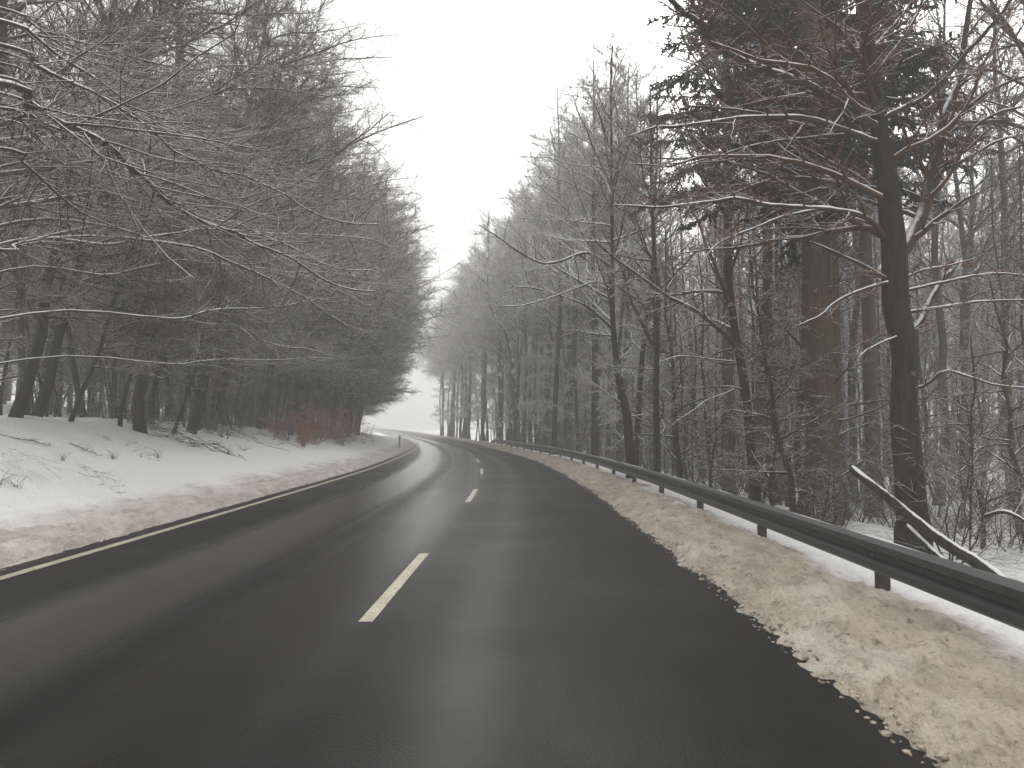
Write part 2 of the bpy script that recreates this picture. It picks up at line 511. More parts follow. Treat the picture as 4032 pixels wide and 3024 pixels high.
# ------------------------------------------------------------------ guardrail
def metal(name, c, rough=0.5, metallic=0.6):
    m, nt, b = new_mat(name)
    n = noise_n(nt, 5, 4, 0.6)
    n2 = noise_n(nt, 40, 2)
    cc = mix(nt, n, c, tuple(v * 1.5 for v in c[:3]) + (1,))
    cc = mix(nt, mapr(nt, n2, 0.66, 0.75, 0, 0.5), cc, (0.25, 0.22, 0.18, 1))
    nt.links.new(cc, b.inputs['Base Color'])
    b.inputs['Metallic'].default_value = metallic
    b.inputs['Roughness'].default_value = rough
    return m
M['zinc'] = metal('weathered_zinc', (0.05, 0.053, 0.055, 1), 0.5, 0.5)
M['post'] = metal('dirty_zinc_post', (0.045, 0.038, 0.03, 1), 0.7, 0.2)
M['boltm'] = metal('bolt_metal', (0.2, 0.2, 0.2, 1), 0.4, 0.8)
RAILOFF = 1.42
def rail_at(y):
    x = float(fR(y)) + RAILOFF
    return x, float(rise(y))
def build_guardrail():
    root = empty('guardrail', (*[rail_at(20)[0], 20], 0))
    inv = np.array(root.location)
    tag(root, 'long grey metal crash barrier with a two-wave beam on short posts along the right verge', 'guardrail')
    prof = [(0.0, 0.155), (-0.03, 0.150), (-0.078, 0.118), (-0.082, 0.085), (-0.075, 0.055), (-0.012, 0.025), (-0.008, 0.0), (-0.012, -0.025),
            (-0.075, -0.055), (-0.082, -0.085), (-0.078, -0.118), (-0.03, -0.150), (0.0, -0.155)]
    back = [(x + 0.006, z * 0.985) for x, z in prof[::-1]]
    loop = prof + back
    ys = np.arange(-6, 78.5, 0.5)
    V = []
    for y in ys:
        x, z = rail_at(y)
        zc = z + 0.44 - 0.40 * float(ss(74, 78.4, y))
        for px, pz in loop: V.append((x + px, y, zc + pz))
    V = np.array(V) - inv
    k = len(loop)
    idx = np.arange(len(V)).reshape(len(ys), k)
    F = np.stack([idx[:-1], idx[1:], np.roll(idx[1:], -1, 1), np.roll(idx[:-1], -1, 1)], -1).reshape(-1, 4)
    o = mesh_np('rail_beam', V, [F], M['zinc'], root, False)
    # snow lying on top edge of the beam
    yy = np.arange(-6, 74, 0.25)
    P = np.array([(rail_at(y)[0] - 0.012, y, rail_at(y)[1] + 0.592) for y in yy]) - inv
    Rr = np.array([0.010 * max(0.03, min(1, 0.15 + 1.9 * nz(y, 0, 0.8, 5))) for y in yy])
    T = Tubes(); T.add(P, Rr, 6); T.build('snow_cap', M['snowcap'], root)
    # posts: sigma section
    posts = np.arange(0.2, 76, 3.62)
    pm = None
    for y in posts:
        x, z = rail_at(y)
        if pm is None:
            w, dpt, t = 0.05, 0.10, 0.006
            pf = [(-w, 0), (w, 0), (w, 0.03), (w - t, 0.03), (w - t, t), (-w + t, t), (-w + t, dpt - t), (w - t, dpt - t), (w - t, dpt - 0.03), (w, dpt - 0.03), (w, dpt), (-w, dpt)]
            Vp = [(b2 , a2, zz) for zz in (-0.5, 0.56) for a2, b2 in pf]
            n = len(pf)
            Fp = np.array([(i, (i + 1) % n, n + (i + 1) % n, n + i) for i in range(n)])
            p = mesh_np('post', np.array(Vp), [Fp], M['post'], root, False)
            pm = p.data
            # spacer bracket
            Vb = np.array([(xx, yy2, zz) for xx in (-0.02, 0.0) for yy2 in (-0.09, 0.09) for zz in (0.34, 0.54)], float)
            Fb = np.array([(0, 1, 3, 2), (4, 6, 7, 5), (0, 4, 5, 1), (2, 3, 7, 6), (0, 2, 6, 4), (1, 5, 7, 3)])
            br = mesh_np('bracket', Vb, [Fb], M['post'], p, False)
            Vc = [(xx, 0.017 * math.cos(q * math.pi / 3), 0.44 + 0.017 * math.sin(q * math.pi / 3)) for xx in (-0.04, -0.025) for q in range(6)] + [(-0.042, 0, 0.44)]
            bo = mesh_np('bolt', np.array(Vc), [np.array([(q, (q + 1) % 6, 6 + (q + 1) % 6, 6 + q) for q in range(6)]), np.array([(q, 12, (q + 1) % 6) for q in range(6)])], M['boltm'], p, False)
        else:
            p = bpy.data.objects.new('post', pm); col.objects.link(p); p.parent = root
            b2 = bpy.data.objects.new('bracket', br.data); col.objects.link(b2); b2.parent = p
            b3 = bpy.data.objects.new('bolt', bo.data); col.objects.link(b3); b3.parent = p
        p.location = (x + 0.012 - inv[0], y - inv[1], z)
build_guardrail()

# ------------------------------------------------------------------ delineator posts
def plastic(name, c, rough=0.5):
    m, nt, b = new_mat(name)
    n = noise_n(nt, 12, 4)
    nt.links.new(mix(nt, mapr(nt, n, 0.4, 0.7), c, tuple(v * 0.6 for v in c[:3]) + (1,)), b.inputs['Base Color'])
    b.inputs['Roughness'].default_value = rough
    return m
M['pwhite'] = plastic('dirty_white_plastic', (0.62, 0.56, 0.48, 1))
M['pblack'] = plastic('black_plastic', (0.02, 0.02, 0.02, 1))
M['refl'] = plastic('reflector_amber', (0.6, 0.55, 0.45, 1), 0.2)
def prism(pts, z0, z1, slope=(0, 0)):
    n = len(pts)
    V = [(x, y, z0 + (slope[0] * x)) for x, y in pts] + [(x, y, z1 + slope[1] * x) for x, y in pts]
    F4 = [(i, (i + 1) % n, n + (i + 1) % n, n + i) for i in range(n)]
    c0 = len(V)
    V += [(0, 0, z0), (0, 0, z1)]
    F3 = [(i, c0, (i + 1) % n) for i in range(n)] + [(n + i, n + (i + 1) % n, c0 + 1) for i in range(n)]
    return np.array(V, float), [np.array(F4), np.array(F3)]
def delineator(x, y, label, rz=0.0):
    root = empty('delineator_post', (x, y, gz(x, y)), (0, 0, rz))
    tag(root, label, 'marker post', 'roadside marker posts on the left verge')
    a = [(-0.06, -0.05), (0.06, -0.05), (0.035, 0.05), (-0.035, 0.05)]
    V, F = prism(a, -0.2, 0.66, (0, 0.5)); mesh_np('body', V, F, M['pwhite'], root, False)
    a2 = [(p * 1.03, q * 1.03) for p, q in a]
    V, F = prism(a2, 0.655, 0.86, (0.5, 0.5)); bd = mesh_np('black_band', V, F, M['pblack'], root, False)
    V, F = prism([(-0.022, -0.062), (0.022, -0.062), (0.022, -0.05), (-0.022, -0.05)], 0.68, 0.84); mesh_np('reflector', V, F, M['refl'], bd, False)
    V, F = prism(a, 0.855, 0.98, (0.5, 0.9)); mesh_np('cap', V, F, M['pwhite'], root, False)
p1 = D(864, 970, 57)
delineator(p1[0], 57, 'nearer, larger marker post with a black band, on the left snow verge')
p2 = D(848, 940, 128)
delineator(p2[0] - 0.4, 128, 'farther small marker post fading into the fog beyond the bend')

# ------------------------------------------------------------------ tree growing
def interp_line(P, t):
    """P (m,n,3), t (m,) in 0..1 -> pos, tangent"""
    m, n, _ = P.shape
    f = t * (n - 1)
    i = np.minimum(f.astype(int), n - 2)
    fr = (f - i)[:, None]
    r = np.arange(m)
    a, b = P[r, i], P[r, i + 1]
    return a * (1 - fr) + b * fr, norm(b - a), i, fr[:, 0]

def grow(P, R, per, rng, lmul=(0.35, 0.6), angle=(35, 60), t0=0.12, t1=1.0, npts=5, wander=0.18, up=0.05,
         flat=0.75, rmul=0.55, rtip=0.25, rmin=0.004, taperlen=0.65, absL=None):
    m = len(P)
    Ls = np.linalg.norm(np.diff(P, axis=1), axis=2).sum(1)
    k = m * per
    par = np.repeat(np.arange(m), per)
    tt = (np.tile(np.arange(per), m) + rng.random(k)) / per
    t = t0 + (t1 - t0) * tt
    pos, tan, i, fr = interp_line(P[par], np.minimum(t, 0.999))
    rad = R[par, i] * (1 - fr) + R[par, i + 1] * fr
    sgn = np.where((np.tile(np.arange(per), m) + rng.integers(0, 2, k) * (rng.random(k) < .25)) % 2 == 0, 1., -1.)
    z = np.array([0, 0, 1.])
    side = norm(np.cross(tan, z) + 1e-4)
    upv = np.cross(side, tan)
    roll = (rng.normal(0, 1, k) * (1 - flat) * 1.6)
    sd = side * (np.cos(roll) * sgn)[:, None] + upv * np.sin(roll)[:, None]
    an = np.radians(rng.uniform(angle[0], angle[1], k))[:, None]
    d = norm(np.cos(an) * tan + np.sin(an) * sd)
    L = rng.uniform(lmul[0], lmul[1], k) * (Ls[par] if absL is None else absL) * (1 - taperlen * t)
    Q = np.empty((k, npts, 3)); Q[:, 0] = pos
    step = (L / (npts - 1))[:, None]
    for j in range(1, npts):
        d = norm(d + rng.normal(0, wander, (k, 3)) + z * up)
        Q[:, j] = Q[:, j - 1] + d * step
    r0 = np.maximum(rad * rmul, rmin)
    RR = r0[:, None] * np.linspace(1, rtip, npts)[None]
    RR = np.maximum(RR, rmin * 0.6)
    return Q, RR

def trunk_line(h, r, rng, n=14, wander=0.12, lean=0.0, top=0.12):
    z = np.linspace(-0.5, h, n)
    w = np.cumsum(rng.normal(0, wander, (n, 2)), 0) * (z[:, None] > 0)
    x = w[:, 0] + lean * np.maximum(z, 0) ** 1.25 * 0.5
    P = np.stack([x, w[:, 1], z], -1)
    t = np.clip(z / h, 0, 1)
    R = r * ((1 - t) ** 0.8 * (1 - top) + top)
    R = R * (1 + 0.35 * np.exp(-np.maximum(z, 0) / 0.35))
    return P, R

def limbs(TP, TR, n, h0, h1, lenfn, rng, bias=0.0, elev=(5, 40), npts=9, wander=0.13, up=0.0, rmul=0.42, azc=0.0):
    """main branches out of the trunk; bias pulls azimuths to local +x"""
    hs = h0 + (h1 - h0) * (np.arange(n) + rng.random(n)) / n
    f = np.interp(hs, TP[:, 2], np.arange(len(TP)))
    i = np.minimum(f.astype(int), len(TP) - 2); fr = (f - i)[:, None]
    pos = TP[i] * (1 - fr) + TP[i + 1] * fr
    rad = TR[i] * (1 - fr[:, 0]) + TR[i + 1] * fr[:, 0]
    az = rng.uniform(-math.pi, math.pi, n)
    az = azc + az * (1 - bias * rng.random(n))
    el = np.radians(rng.uniform(elev[0], elev[1], n))
    d = np.stack([np.cos(az) * np.cos(el), np.sin(az) * np.cos(el), np.sin(el)], -1)
    L = np.array([lenfn((hh - h0) / (h1 - h0)) for hh in hs]) * rng.uniform(0.7, 1.15, n) * (1 + 0.35 * bias * np.cos(az - azc))
    Q = np.empty((n, npts, 3)); Q[:, 0] = pos
    step = (L / (npts - 1))[:, None]
    z = np.array([0, 0, 1.])
    u = np.full(n, 1.0) * up
    for j in range(1, npts):
        d = norm(d + rng.normal(0, wander, (n, 3)) + z * u[:, None])
        Q[:, j] = Q[:, j - 1] + d * step
    r0 = np.minimum(rad * 0.7, 0.012 * L + 0.012) * (rmul / 0.42)
    RR = r0[:, None] * np.linspace(1, 0.22, npts)[None]
    return Q, RR

def finish_tree(name, TP, TR, limb_sets, rng, bark, twig, den=(12, 7), tw=0.006, flat=0.75, lm2=(0.3, 0.55), extra=None, parent_loc=(0, 0, 0), up2=0.03, third=True, limbmat=None, sides=9):
    root = empty(name, parent_loc)
    t = Tubes(); t.add(TP, TR, sides)
    t.build('trunk', bark, root)
    c = Tubes()
    for Q, RR in limb_sets:
        c.add(Q, RR, 5)
        Q2, R2 = grow(Q, RR, den[0], rng, lmul=lm2, npts=5, rmin=tw * 1.3, flat=flat, up=up2)
        c.add(Q2, R2, 4)
        if third:
            Q3, R3 = grow(Q2, R2, den[1], rng, lmul=(0.3, 0.6), npts=4, rmin=tw, flat=flat * 0.8, t0=0.1, up=up2)
            c.add(Q3, R3, 3)
    c.build('crown', twig, root)
    return root

def leaves_on(Q, count, size, rng, parent, mat, t0=0.4):
    m = len(Q)
    par = rng.integers(0, m, count)
    pos, tan, _, _ = interp_line(Q[par], t0 + (0.999 - t0) * rng.random(count))
    pos = pos + rng.normal(0, size * 0.6, (count, 3))
    a = norm(rng.normal(0, 1, (count, 3)) * [1, 1, 0.6]); b = norm(np.cross(a, rng.normal(0, 1, (count, 3))))
    s = size * rng.uniform(0.6, 1.2, count)[:, None]
    V = np.stack([pos - a * s, pos - b * s * 0.5, pos + a * s, pos + b * s * 0.5], 1).reshape(-1, 3)
    F = np.arange(count * 4).reshape(-1, 4)
    return mesh_np('leaves', V, [F], mat, parent, False)

def copy_tree(o, parent=None):
    c = o.copy(); col.objects.link(c); c.parent = parent
    for ch in [q for q in o.children]: copy_tree(ch, c)
    return c

# --- prototypes -------------------------------------------------------------
def edge_tree(seed, h, r, lean, reach):
    rng = np.random.default_rng(seed)
    TP, TR = trunk_line(h, r, rng, lean=lean)
    A = limbs(TP, TR, 52, 2.6, h * 0.97, lambda t: reach * (0.75 + 0.5 * math.sin(min(1, t * 1.4) * 2.4)) * (1 - 0.72 * t ** 2.2), rng, bias=0.7, elev=(-4, 35), wander=0.10, up=0.012)
    B = limbs(TP, TR, 16, h * 0.45, h * 0.98, lambda t: reach * 0.75 * (1 - 0.5 * t), rng, bias=0.2, elev=(40, 70), wander=0.10)
    return finish_tree('roadside_tree', TP, TR, [A, B], rng, M['bark'], M['twig'], den=(22, 11), tw=0.0062, lm2=(0.26, 0.5), flat=0.6)

M['bark_snow'] = bark_mat('snow_plastered_bark', (0.03, 0.026, 0.02, 1), (0.08, 0.07, 0.055, 1), (0.04, 0.04, 0.02, 1), 0.3, 0.52)
def forest_tree(seed, h, r, clear=0.45, red=False, reach=4.2, dense=1.0, den=(16, 10), name='forest_tree', bias=0.3, elev=(20, 60), tw=0.007, twm=None):
    rng = np.random.default_rng(seed)
    TP, TR = trunk_line(h, r, rng, wander=0.10, lean=rng.uniform(-0.01, 0.02))
    A = limbs(TP, TR, int(30 * dense), h * clear, h * 0.98, lambda t: reach * (1 - 0.55 * t ** 1.5), rng, bias=bias, elev=elev, wander=0.13, up=0.02)
    Bq = limbs(TP, TR, 9, 2.2, h * clear, lambda t: reach * 0.45, rng, elev=(0, 30), wander=0.15)
    return finish_tree(name, TP, TR, [A, Bq], rng, M['bark_far'], M[twm] if twm else (M['twig_red'] if red else M['twig']), den=den, tw=tw, flat=0.45, up2=0.06)

def sapling(seed, h, leafy=0):
    rng = np.random.default_rng(seed)
    TP, TR = trunk_line(h, 0.035 + 0.005 * h, rng, wander=0.10, n=10, top=0.25)
    A = limbs(TP, TR, 22, 0.5, h * 0.97, lambda t: h * 0.28 * (1 - 0.6 * t) + 0.3, rng, elev=(0, 45), wander=0.16, npts=6)
    root = finish_tree('sapling', TP, TR, [A], rng, M['bark_far'], M['under'], den=(10, 6), tw=0.005, flat=0.5, lm2=(0.35, 0.6), sides=6)
    if leafy:
        Q2, _ = grow(A[0], A[1], 8, rng, npts=4)
        leaves_on(Q2, leafy, 0.04, rng, root, M['leaf'])
    return root

def spruce(seed, h, r, h0, reach, name='spruce_tree', pts=None):
    rng = np.random.default_rng(seed)
    TP, TR = trunk_line(h, r, rng, wander=0.04)
    root = empty(name)
    t = Tubes(); t.add(TP, TR, 14); t.build('trunk', M['bark_brown'], root)
    A, RA = limbs(TP, TR, 130, h0, h * 0.99, lambda t: reach * (1 - 0.7 * t ** 1.3) + 0.3, rng, elev=(-14, 12), wander=0.06, up=-0.03, npts=8)
    c = Tubes(); c.add(A, RA, 4)
    dead, Rd = limbs(TP, TR, 12, 1.5, h0, lambda t: 0.9, rng, elev=(-20, 20), wander=0.12, npts=5)
    c.add(dead, Rd, 4)
    d2, Rd2 = grow(dead, Rd, 6, rng, npts=3, rmin=0.004); c.add(d2, Rd2, 3)
    B, RB = grow(A, RA, 22, rng, lmul=(0.2, 0.34), angle=(45, 75), npts=4, up=-0.12, flat=0.85, rmin=0.006)
    c.add(B, RB * 0.5, 3)
    c.build('branches', M['twig_red'], root)
    n = Tubes()
    C2, RC = grow(B, RB, 14, rng, lmul=(0.25, 0.5), angle=(30, 70), npts=3, up=-0.35, flat=0.3, rmin=0.02, t0=0.05)
    n.add(C2, np.full_like(RC, 0.02) * np.array([1, 1.1, 0.3]), 3)
    D2, RD = grow(A, RA, 26, rng, lmul=(0.05, 0.09), angle=(40, 80), npts=3, up=-0.4, flat=0.2, rmin=0.02, t0=0.25)
    n.add(D2, np.full_like(RD, 0.022), 3)
    n.build('needles', M['needle'], root)
    return root

def shrub(seed, h, n=9, leafy=0, name='snowy_shrub', lsize=0.035, tilt=0.75):
    rng = np.random.default_rng(seed)
    root = empty(name)
    az = rng.uniform(0, 6.28, n); tl = rng.uniform(0.1, tilt, n)
    d = np.stack([np.cos(az) * np.sin(tl), np.sin(az) * np.sin(tl), np.cos(tl)], -1)
    Q = np.empty((n, 7, 3)); Q[:, 0] = np.stack([np.cos(az) * 0.12, np.sin(az) * 0.12, np.full(n, -0.1)], -1)
    L = h * rng.uniform(0.6, 1.1, n)
    for j in range(1, 7):
        d = norm(d + rng.normal(0, 0.16, (n, 3)))
        Q[:, j] = Q[:, j - 1] + d * (L / 6)[:, None]
    RR = np.full((n, 1), 0.014) * np.linspace(1, 0.3, 7)[None]
    c = Tubes(); c.add(Q, RR, 5)
    Q2, R2 = grow(Q, RR, 10, rng, lmul=(0.3, 0.6), npts=4, rmin=0.005, flat=0.4)
    c.add(Q2, R2, 4)
    Q3, R3 = grow(Q2, R2, 6, rng, lmul=(0.35, 0.7), npts=3, rmin=0.004, flat=0.3)
    c.add(Q3, R3, 3)
    c.build('branches', M['under'], root)
    if leafy: leaves_on(Q3, leafy, lsize, rng, root, M['rust'])
    return root

PE = [edge_tree(11, 18, 0.13, 0.05, 4.4), edge_tree(12, 18.5, 0.16, 0.035, 4.8), edge_tree(13, 16.5, 0.10, 0.065, 4.2), edge_tree(14, 17.5, 0.12, 0.045, 4.6)]
PF = [forest_tree(21, 20, 0.15), forest_tree(22, 22, 0.19, 0.4), forest_tree(23, 19, 0.11, 0.5, True, 3.6), forest_tree(24, 21, 0.15, 0.35, False, 4.6), forest_tree(25, 16, 0.08, 0.3, True, 2.8)]
PR = [forest_tree(31, 22, 0.16, 0.42, False, 5.8, 1.4, (20, 12), 'overhanging_tree', 0.45, (-5, 50), 0.009, 'twig_frost'), forest_tree(32, 23, 0.19, 0.36, True, 5.0, 1.4, (20, 12), 'overhanging_tree', 0.45, (-5, 50), 0.009, 'twig_frost'),
      forest_tree(33, 21, 0.13, 0.48, False, 4.8, 1.5, (20, 12), 'overhanging_tree', 0.5, (0, 60), 0.009, 'twig_frost')]
PS = [sapling(41, 6), sapling(42, 8), sapling(43, 4.5), sapling(44, 5.5, 260)]
def pole(seed, h, r):
    rng = np.random.default_rng(seed)
    TP, TR = trunk_line(h, r, rng, wander=0.07, n=12, top=0.2)
    A = limbs(TP, TR, 16, h * 0.35, h * 0.98, lambda t: 1.9 * (1 - 0.5 * t), rng, elev=(10, 60), npts=6)
    B_ = limbs(TP, TR, 6, 1.0, h * 0.4, lambda t: 0.8, rng, elev=(-10, 30), npts=5)
    return finish_tree('young_tree', TP, TR, [A, B_], rng, M['bark'], M['twig'], den=(9, 5), tw=0.006, flat=0.5, sides=7)
PP = [pole(46, 11, 0.055), pole(47, 13, 0.075), pole(48, 9.5, 0.045), pole(49, 14, 0.09)]
PB = [shrub(51, 1.6, 10), shrub(52, 1.1, 8), shrub(53, 2.2, 9)]
used = set()
def zone(y): return 'close to the viewer' if y < 35 else ('halfway to the bend' if y < 70 else 'far off by the foggy bend')
def place(proto, x, y, rz, sc, label, cat, group=None, lean=(0, 0), dz=0.0):
    o = proto if proto.name not in used else copy_tree(proto)
    if o is proto: used.add(proto.name)
    o.location = (x, y, gz(x, y) + dz)
    o.rotation_euler = (lean[0], lean[1], rz)
    o.scale = (sc, sc, sc)
    tag(o, label, cat, group)
    return o

ORD = ['first', 'second', 'third', 'fourth', 'fifth', 'sixth', 'seventh', 'eighth', 'ninth', 'tenth', 'eleventh', 'twelfth', 'thirteenth', 'fourteenth', 'fifteenth', 'sixteenth', 'seventeenth', 'eighteenth', 'nineteenth']
def ordn(i):
    if i < 19: return ORD[i]
    t, u = divmod(i + 1, 10)
    tens = {2: 'twent', 3: 'thirt', 4: 'fort', 5: 'fift'}[t]
    return tens + ('ieth' if u == 0 else 'y-' + ORD[u - 1])

# --- hero limbs: branches drawn from the photograph at their own depth ------------
def Z3(x, y): return (x / 1.2289 , y / 1.2289)
def Z5(x, y): return (2600 + x / 1.5084, y / 1.5084)
def Z6(x, y): return (2600 + x / 1.5084, 1000 + y / 1.5084)
def Z2(x, y): return (x / 1.58, 1300 + y / 1.58)
def Z4(x, y): return (1700 + x / 1.3825, 700 + y / 1.3825)
def Z7(x, y): return (2700 + x / 1.476, 1900 + y / 1.476)
def SP(p, Y): return ((p[0] - 2016) / FPX * Y, Y, CAMH + (HORIZ - p[1]) / FPX * Y)
def limb3(f, pts, Ya, Yb, n=None):
    Ys = np.linspace(Ya, Yb, len(pts))
    q = np.array([SP(f(*p), Y) for p, Y in zip(pts, Ys)])
    return smoothline(q, n or len(pts) * 4)
def hero_tree(name, label, group, TP, TR, limbs_, rng, bark, den=(12, 7), tw=0.004, leafy=0, extra=None, lsize=0.035, twm='twig', lm2=(0.16, 0.34), rscale=1.0):
    base = TP[0].copy()
    root = empty(name, tuple(base))
    t = Tubes(); t.add(TP - base, TR, 14); t.build('trunk', bark, root)
    tw_ = Tubes(); last = []
    for P, r0, r1 in limbs_:
        P = P - base
        n = len(P)
        RR = np.linspace(r0, r1, n) * rscale
        P = P + np.cumsum(rng.normal(0, 0.006, P.shape), 0) * 0.6
        lm = Tubes(); lm.add(P, RR, 8); lo_ = lm.build('limb', M['limb'], root)
        hz = 1 - np.abs(norm(np.gradient(P, axis=0))[:, 2])
        sr = RR * np.clip(hz * 1.3, 0.1, 1) * 0.85 * (0.75 + 0.35 * np.sin(np.arange(n) * 1.3) * rng.random(n))
        sc = Tubes(); sc.add(P + np.array([0, 0, 1]) * (RR * 0.62)[:, None], sr, 6); sc.build('snow_cap', M['snowcap'], lo_)
        L = np.linalg.norm(np.diff(P, axis=0), axis=1).sum()
        per = max(4, int(den[0] * L / 3))
        Q2, R2 = grow(P[None], RR[None], per, rng, lmul=lm2, npts=6, rmin=tw * 1.4, flat=0.6, rmul=0.5, taperlen=0.4)
        tw_.add(Q2, R2, 4)
        Q3, R3 = grow(Q2, R2, den[1], rng, lmul=(0.25, 0.55), npts=4, rmin=tw, flat=0.5)
        tw_.add(Q3, R3, 3)
        last.append(Q3)
    if extra:
        for Q, RR in extra:
            Q = Q - base
            tw_.add(Q, RR, 5)
            Q2, R2 = grow(Q, RR, den[0], rng, lmul=(0.25, 0.5), npts=5, rmin=tw * 1.3, flat=0.6)
            tw_.add(Q2, R2, 4)
            Q3, R3 = grow(Q2, R2, den[1], rng, lmul=(0.3, 0.6), npts=4, rmin=tw, flat=0.5)
            tw_.add(Q3, R3, 3); last.append(Q3)
    tw_.build('crown', M[twm], root)
    if leafy:
        k = len(last)
        Q = np.concatenate([q for q in last])
        leaves_on(Q, leafy, lsize, rng, root, M['leaf'])
    tag(root, label, 'tree', group)
    return root

rng = np.random.default_rng(77)
# left: two trees standing just outside the picture whose long limbs sweep into it
def out_trunk(x, y, h, r, rng):
    TP, TR = trunk_line(h, r, rng, lean=0.03)
    return TP + np.array([x, y, gz(x, y)]), TR
def from_trunk(TP, P, drop=0.6):
    """lead a limb back to the trunk it grows from"""
    z = max(TP[0, 2] + 1.5, P[0][2] - drop)
    i = int(np.argmin(abs(TP[:, 2] - z)))
    a = TP[i].copy(); a[2] = z
    j = np.interp(z, TP[:, 2], np.arange(len(TP))); i0 = int(j); i1 = min(i0 + 1, len(TP) - 1)
    a = TP[i0] * (1 - (j - i0)) + TP[i1] * (j - i0)
    m = (a + P[0]) / 2 + np.array([0, 0, 0.25])
    return smoothline(np.vstack([a, m, P[::3], P[-1]]), len(P) + 8)
TPa, TRa = out_trunk(-10.6, 8.0, 19, 0.22, rng)
La = [
    ([(0, 380), (120, 480), (250, 560), (380, 615), (500, 680), (600, 780), (700, 860), (780, 950), (880, 1010), (1000, 1075), (1130, 1110), (1220, 1170), (1330, 1205), (1450, 1270), (1560, 1340), (1680, 1385), (1800, 1395)], 10, 15, 0.045, 0.012),
    ([(-30, 60), (100, 130), (240, 240), (370, 320), (480, 390), (590, 470), (660, 550), (760, 600), (880, 640), (1040, 670)], 10.5, 15, 0.03, 0.008),
    ([(-20, 500), (100, 610), (200, 700)], 9, 10, 0.022, 0.008),
    ([(0, 350), (100, 500), (240, 660), (320, 740), (420, 810), (520, 850), (600, 870)], 10, 12.5, 0.022, 0.007),
    ([(-10, 700), (100, 790), (190, 870), (280, 950), (380, 1020), (500, 1070), (620, 1110)], 9.5, 12, 0.022, 0.007),
    ([(-20, 1200), (60, 1170), (140, 1150), (270, 1110), (400, 1085)], 11, 13, 0.025, 0.01),
]
def echo(L, rg, n, ymul=1.0):
    out = []
    for k in range(n):
        p, a, b, r0, r1 = L[k % len(L)]
        if len(p) < 5: continue
        dy = rg.uniform(60, 190) * (1 if rg.random() < 0.5 else -1); dx = rg.uniform(-20, 60); tl_ = rg.uniform(-0.08, 0.08)
        q = [(p[0][0] + (x - p[0][0]) + dx * (i_ > 0), y_ + dy + tl_ * x + rg.normal(0, 9)) for i_, (x, y_) in enumerate(p)]
        out.append((q, a + rg.uniform(0, 0.8), b + rg.uniform(0, 2.5), r0 * 0.6, r1 * 0.8))
    return out
La = La + echo(La[:5], rng, 9)
hero_tree('roadside_tree', 'near tree left of the view whose long snow-laden limbs sweep down across the left side', 'bare trees along the edge of the left wood', TPa, TRa,
          [(from_trunk(TPa, limb3(Z3, p, a, b)), r0, r1) for p, a, b, r0, r1 in La], rng, M['bark'], den=(13, 7))
TPb, TRb = out_trunk(-11.6, 15.5, 19, 0.2, rng)
Lb = [
    ([(430, 815), (640, 840), (800, 870), (880, 900), (900, 970), (950, 1030)], 17, 18, 0.03, 0.015),
    ([(380, 560), (540, 600), (700, 680), (830, 730), (930, 770), (1030, 830), (1150, 880), (1240, 930)], 16.5, 20, 0.032, 0.01),
    ([(480, 1180), (700, 1140), (850, 1120), (1000, 1100), (1200, 1120), (1400, 1135), (1600, 1140), (1800, 1160), (1870, 1200)], 16.5, 21, 0.035, 0.01),
    ([(560, 1100), (700, 1150), (850, 1180), (1000, 1240), (1080, 1310), (1200, 1400), (1360, 1480)], 17, 20, 0.03, 0.01),
    ([(900, 1180), (1180, 1290), (1330, 1360), (1450, 1420), (1560, 1500), (1680, 1570), (1750, 1590)], 17, 21, 0.03, 0.01),
    ([(820, 1540), (1010, 1500), (1100, 1490), (1250, 1490), (1380, 1475), (1500, 1450), (1620, 1440)], 17, 21, 0.028, 0.01),
    ([(400, 180), (700, 260), (900, 300), (1150, 270), (1400, 330), (1700, 310)], 17, 22, 0.03, 0.01),
]
Lb = Lb + echo(Lb, rng, 9)
ex = limbs(TPb, TRb, 26, 4, TPb[-1, 2] - 0.5, lambda t: 4.2 * (1 - 0.5 * t), rng, bias=0.6, elev=(-5, 45))
hero_tree('roadside_tree', 'tree on the left bank with long level limbs lined with snow, before the dense wood', 'bare trees along the edge of the left wood', TPb, TRb,
          [(from_trunk(TPb, limb3(Z3, p, a, b), 0.3), r0, r1) for p, a, b, r0, r1 in Lb], rng, M['bark'], den=(13, 7), extra=[ex])
TPc, TRc = out_trunk(-11.2, 24.2, 19, 0.17, rng)
Lc = [
    ([(1380, -60), (1530, 0), (1620, 60), (1750, 100), (1900, 115), (1980, 135), (2060, 165)], 25, 27, 0.035, 0.012),
    ([(1000, 300), (1080, 260), (1170, 220), (1260, 215), (1380, 235), (1530, 290)], 24, 24.5, 0.03, 0.012),
    ([(1060, 175), (1190, 110), (1260, 100), (1380, 130), (1500, 175)], 24.5, 25, 0.03, 0.012),
]
hero_tree('roadside_tree', 'slim tree on the left bank carrying low crooked white-topped branches near its foot', 'bare trees along the edge of the left wood', TPc, TRc,
          [(from_trunk(TPc, limb3(Z2, p, a, b), 0.3), r0, r1) for p, a, b, r0, r1 in Lc], rng, M['bark'], den=(9, 6), extra=[limbs(TPc, TRc, 26, 5, TPc[-1, 2] - 0.5, lambda t: 4.2 * (1 - 0.5 * t), rng, bias=0.6, elev=(-5, 45))])

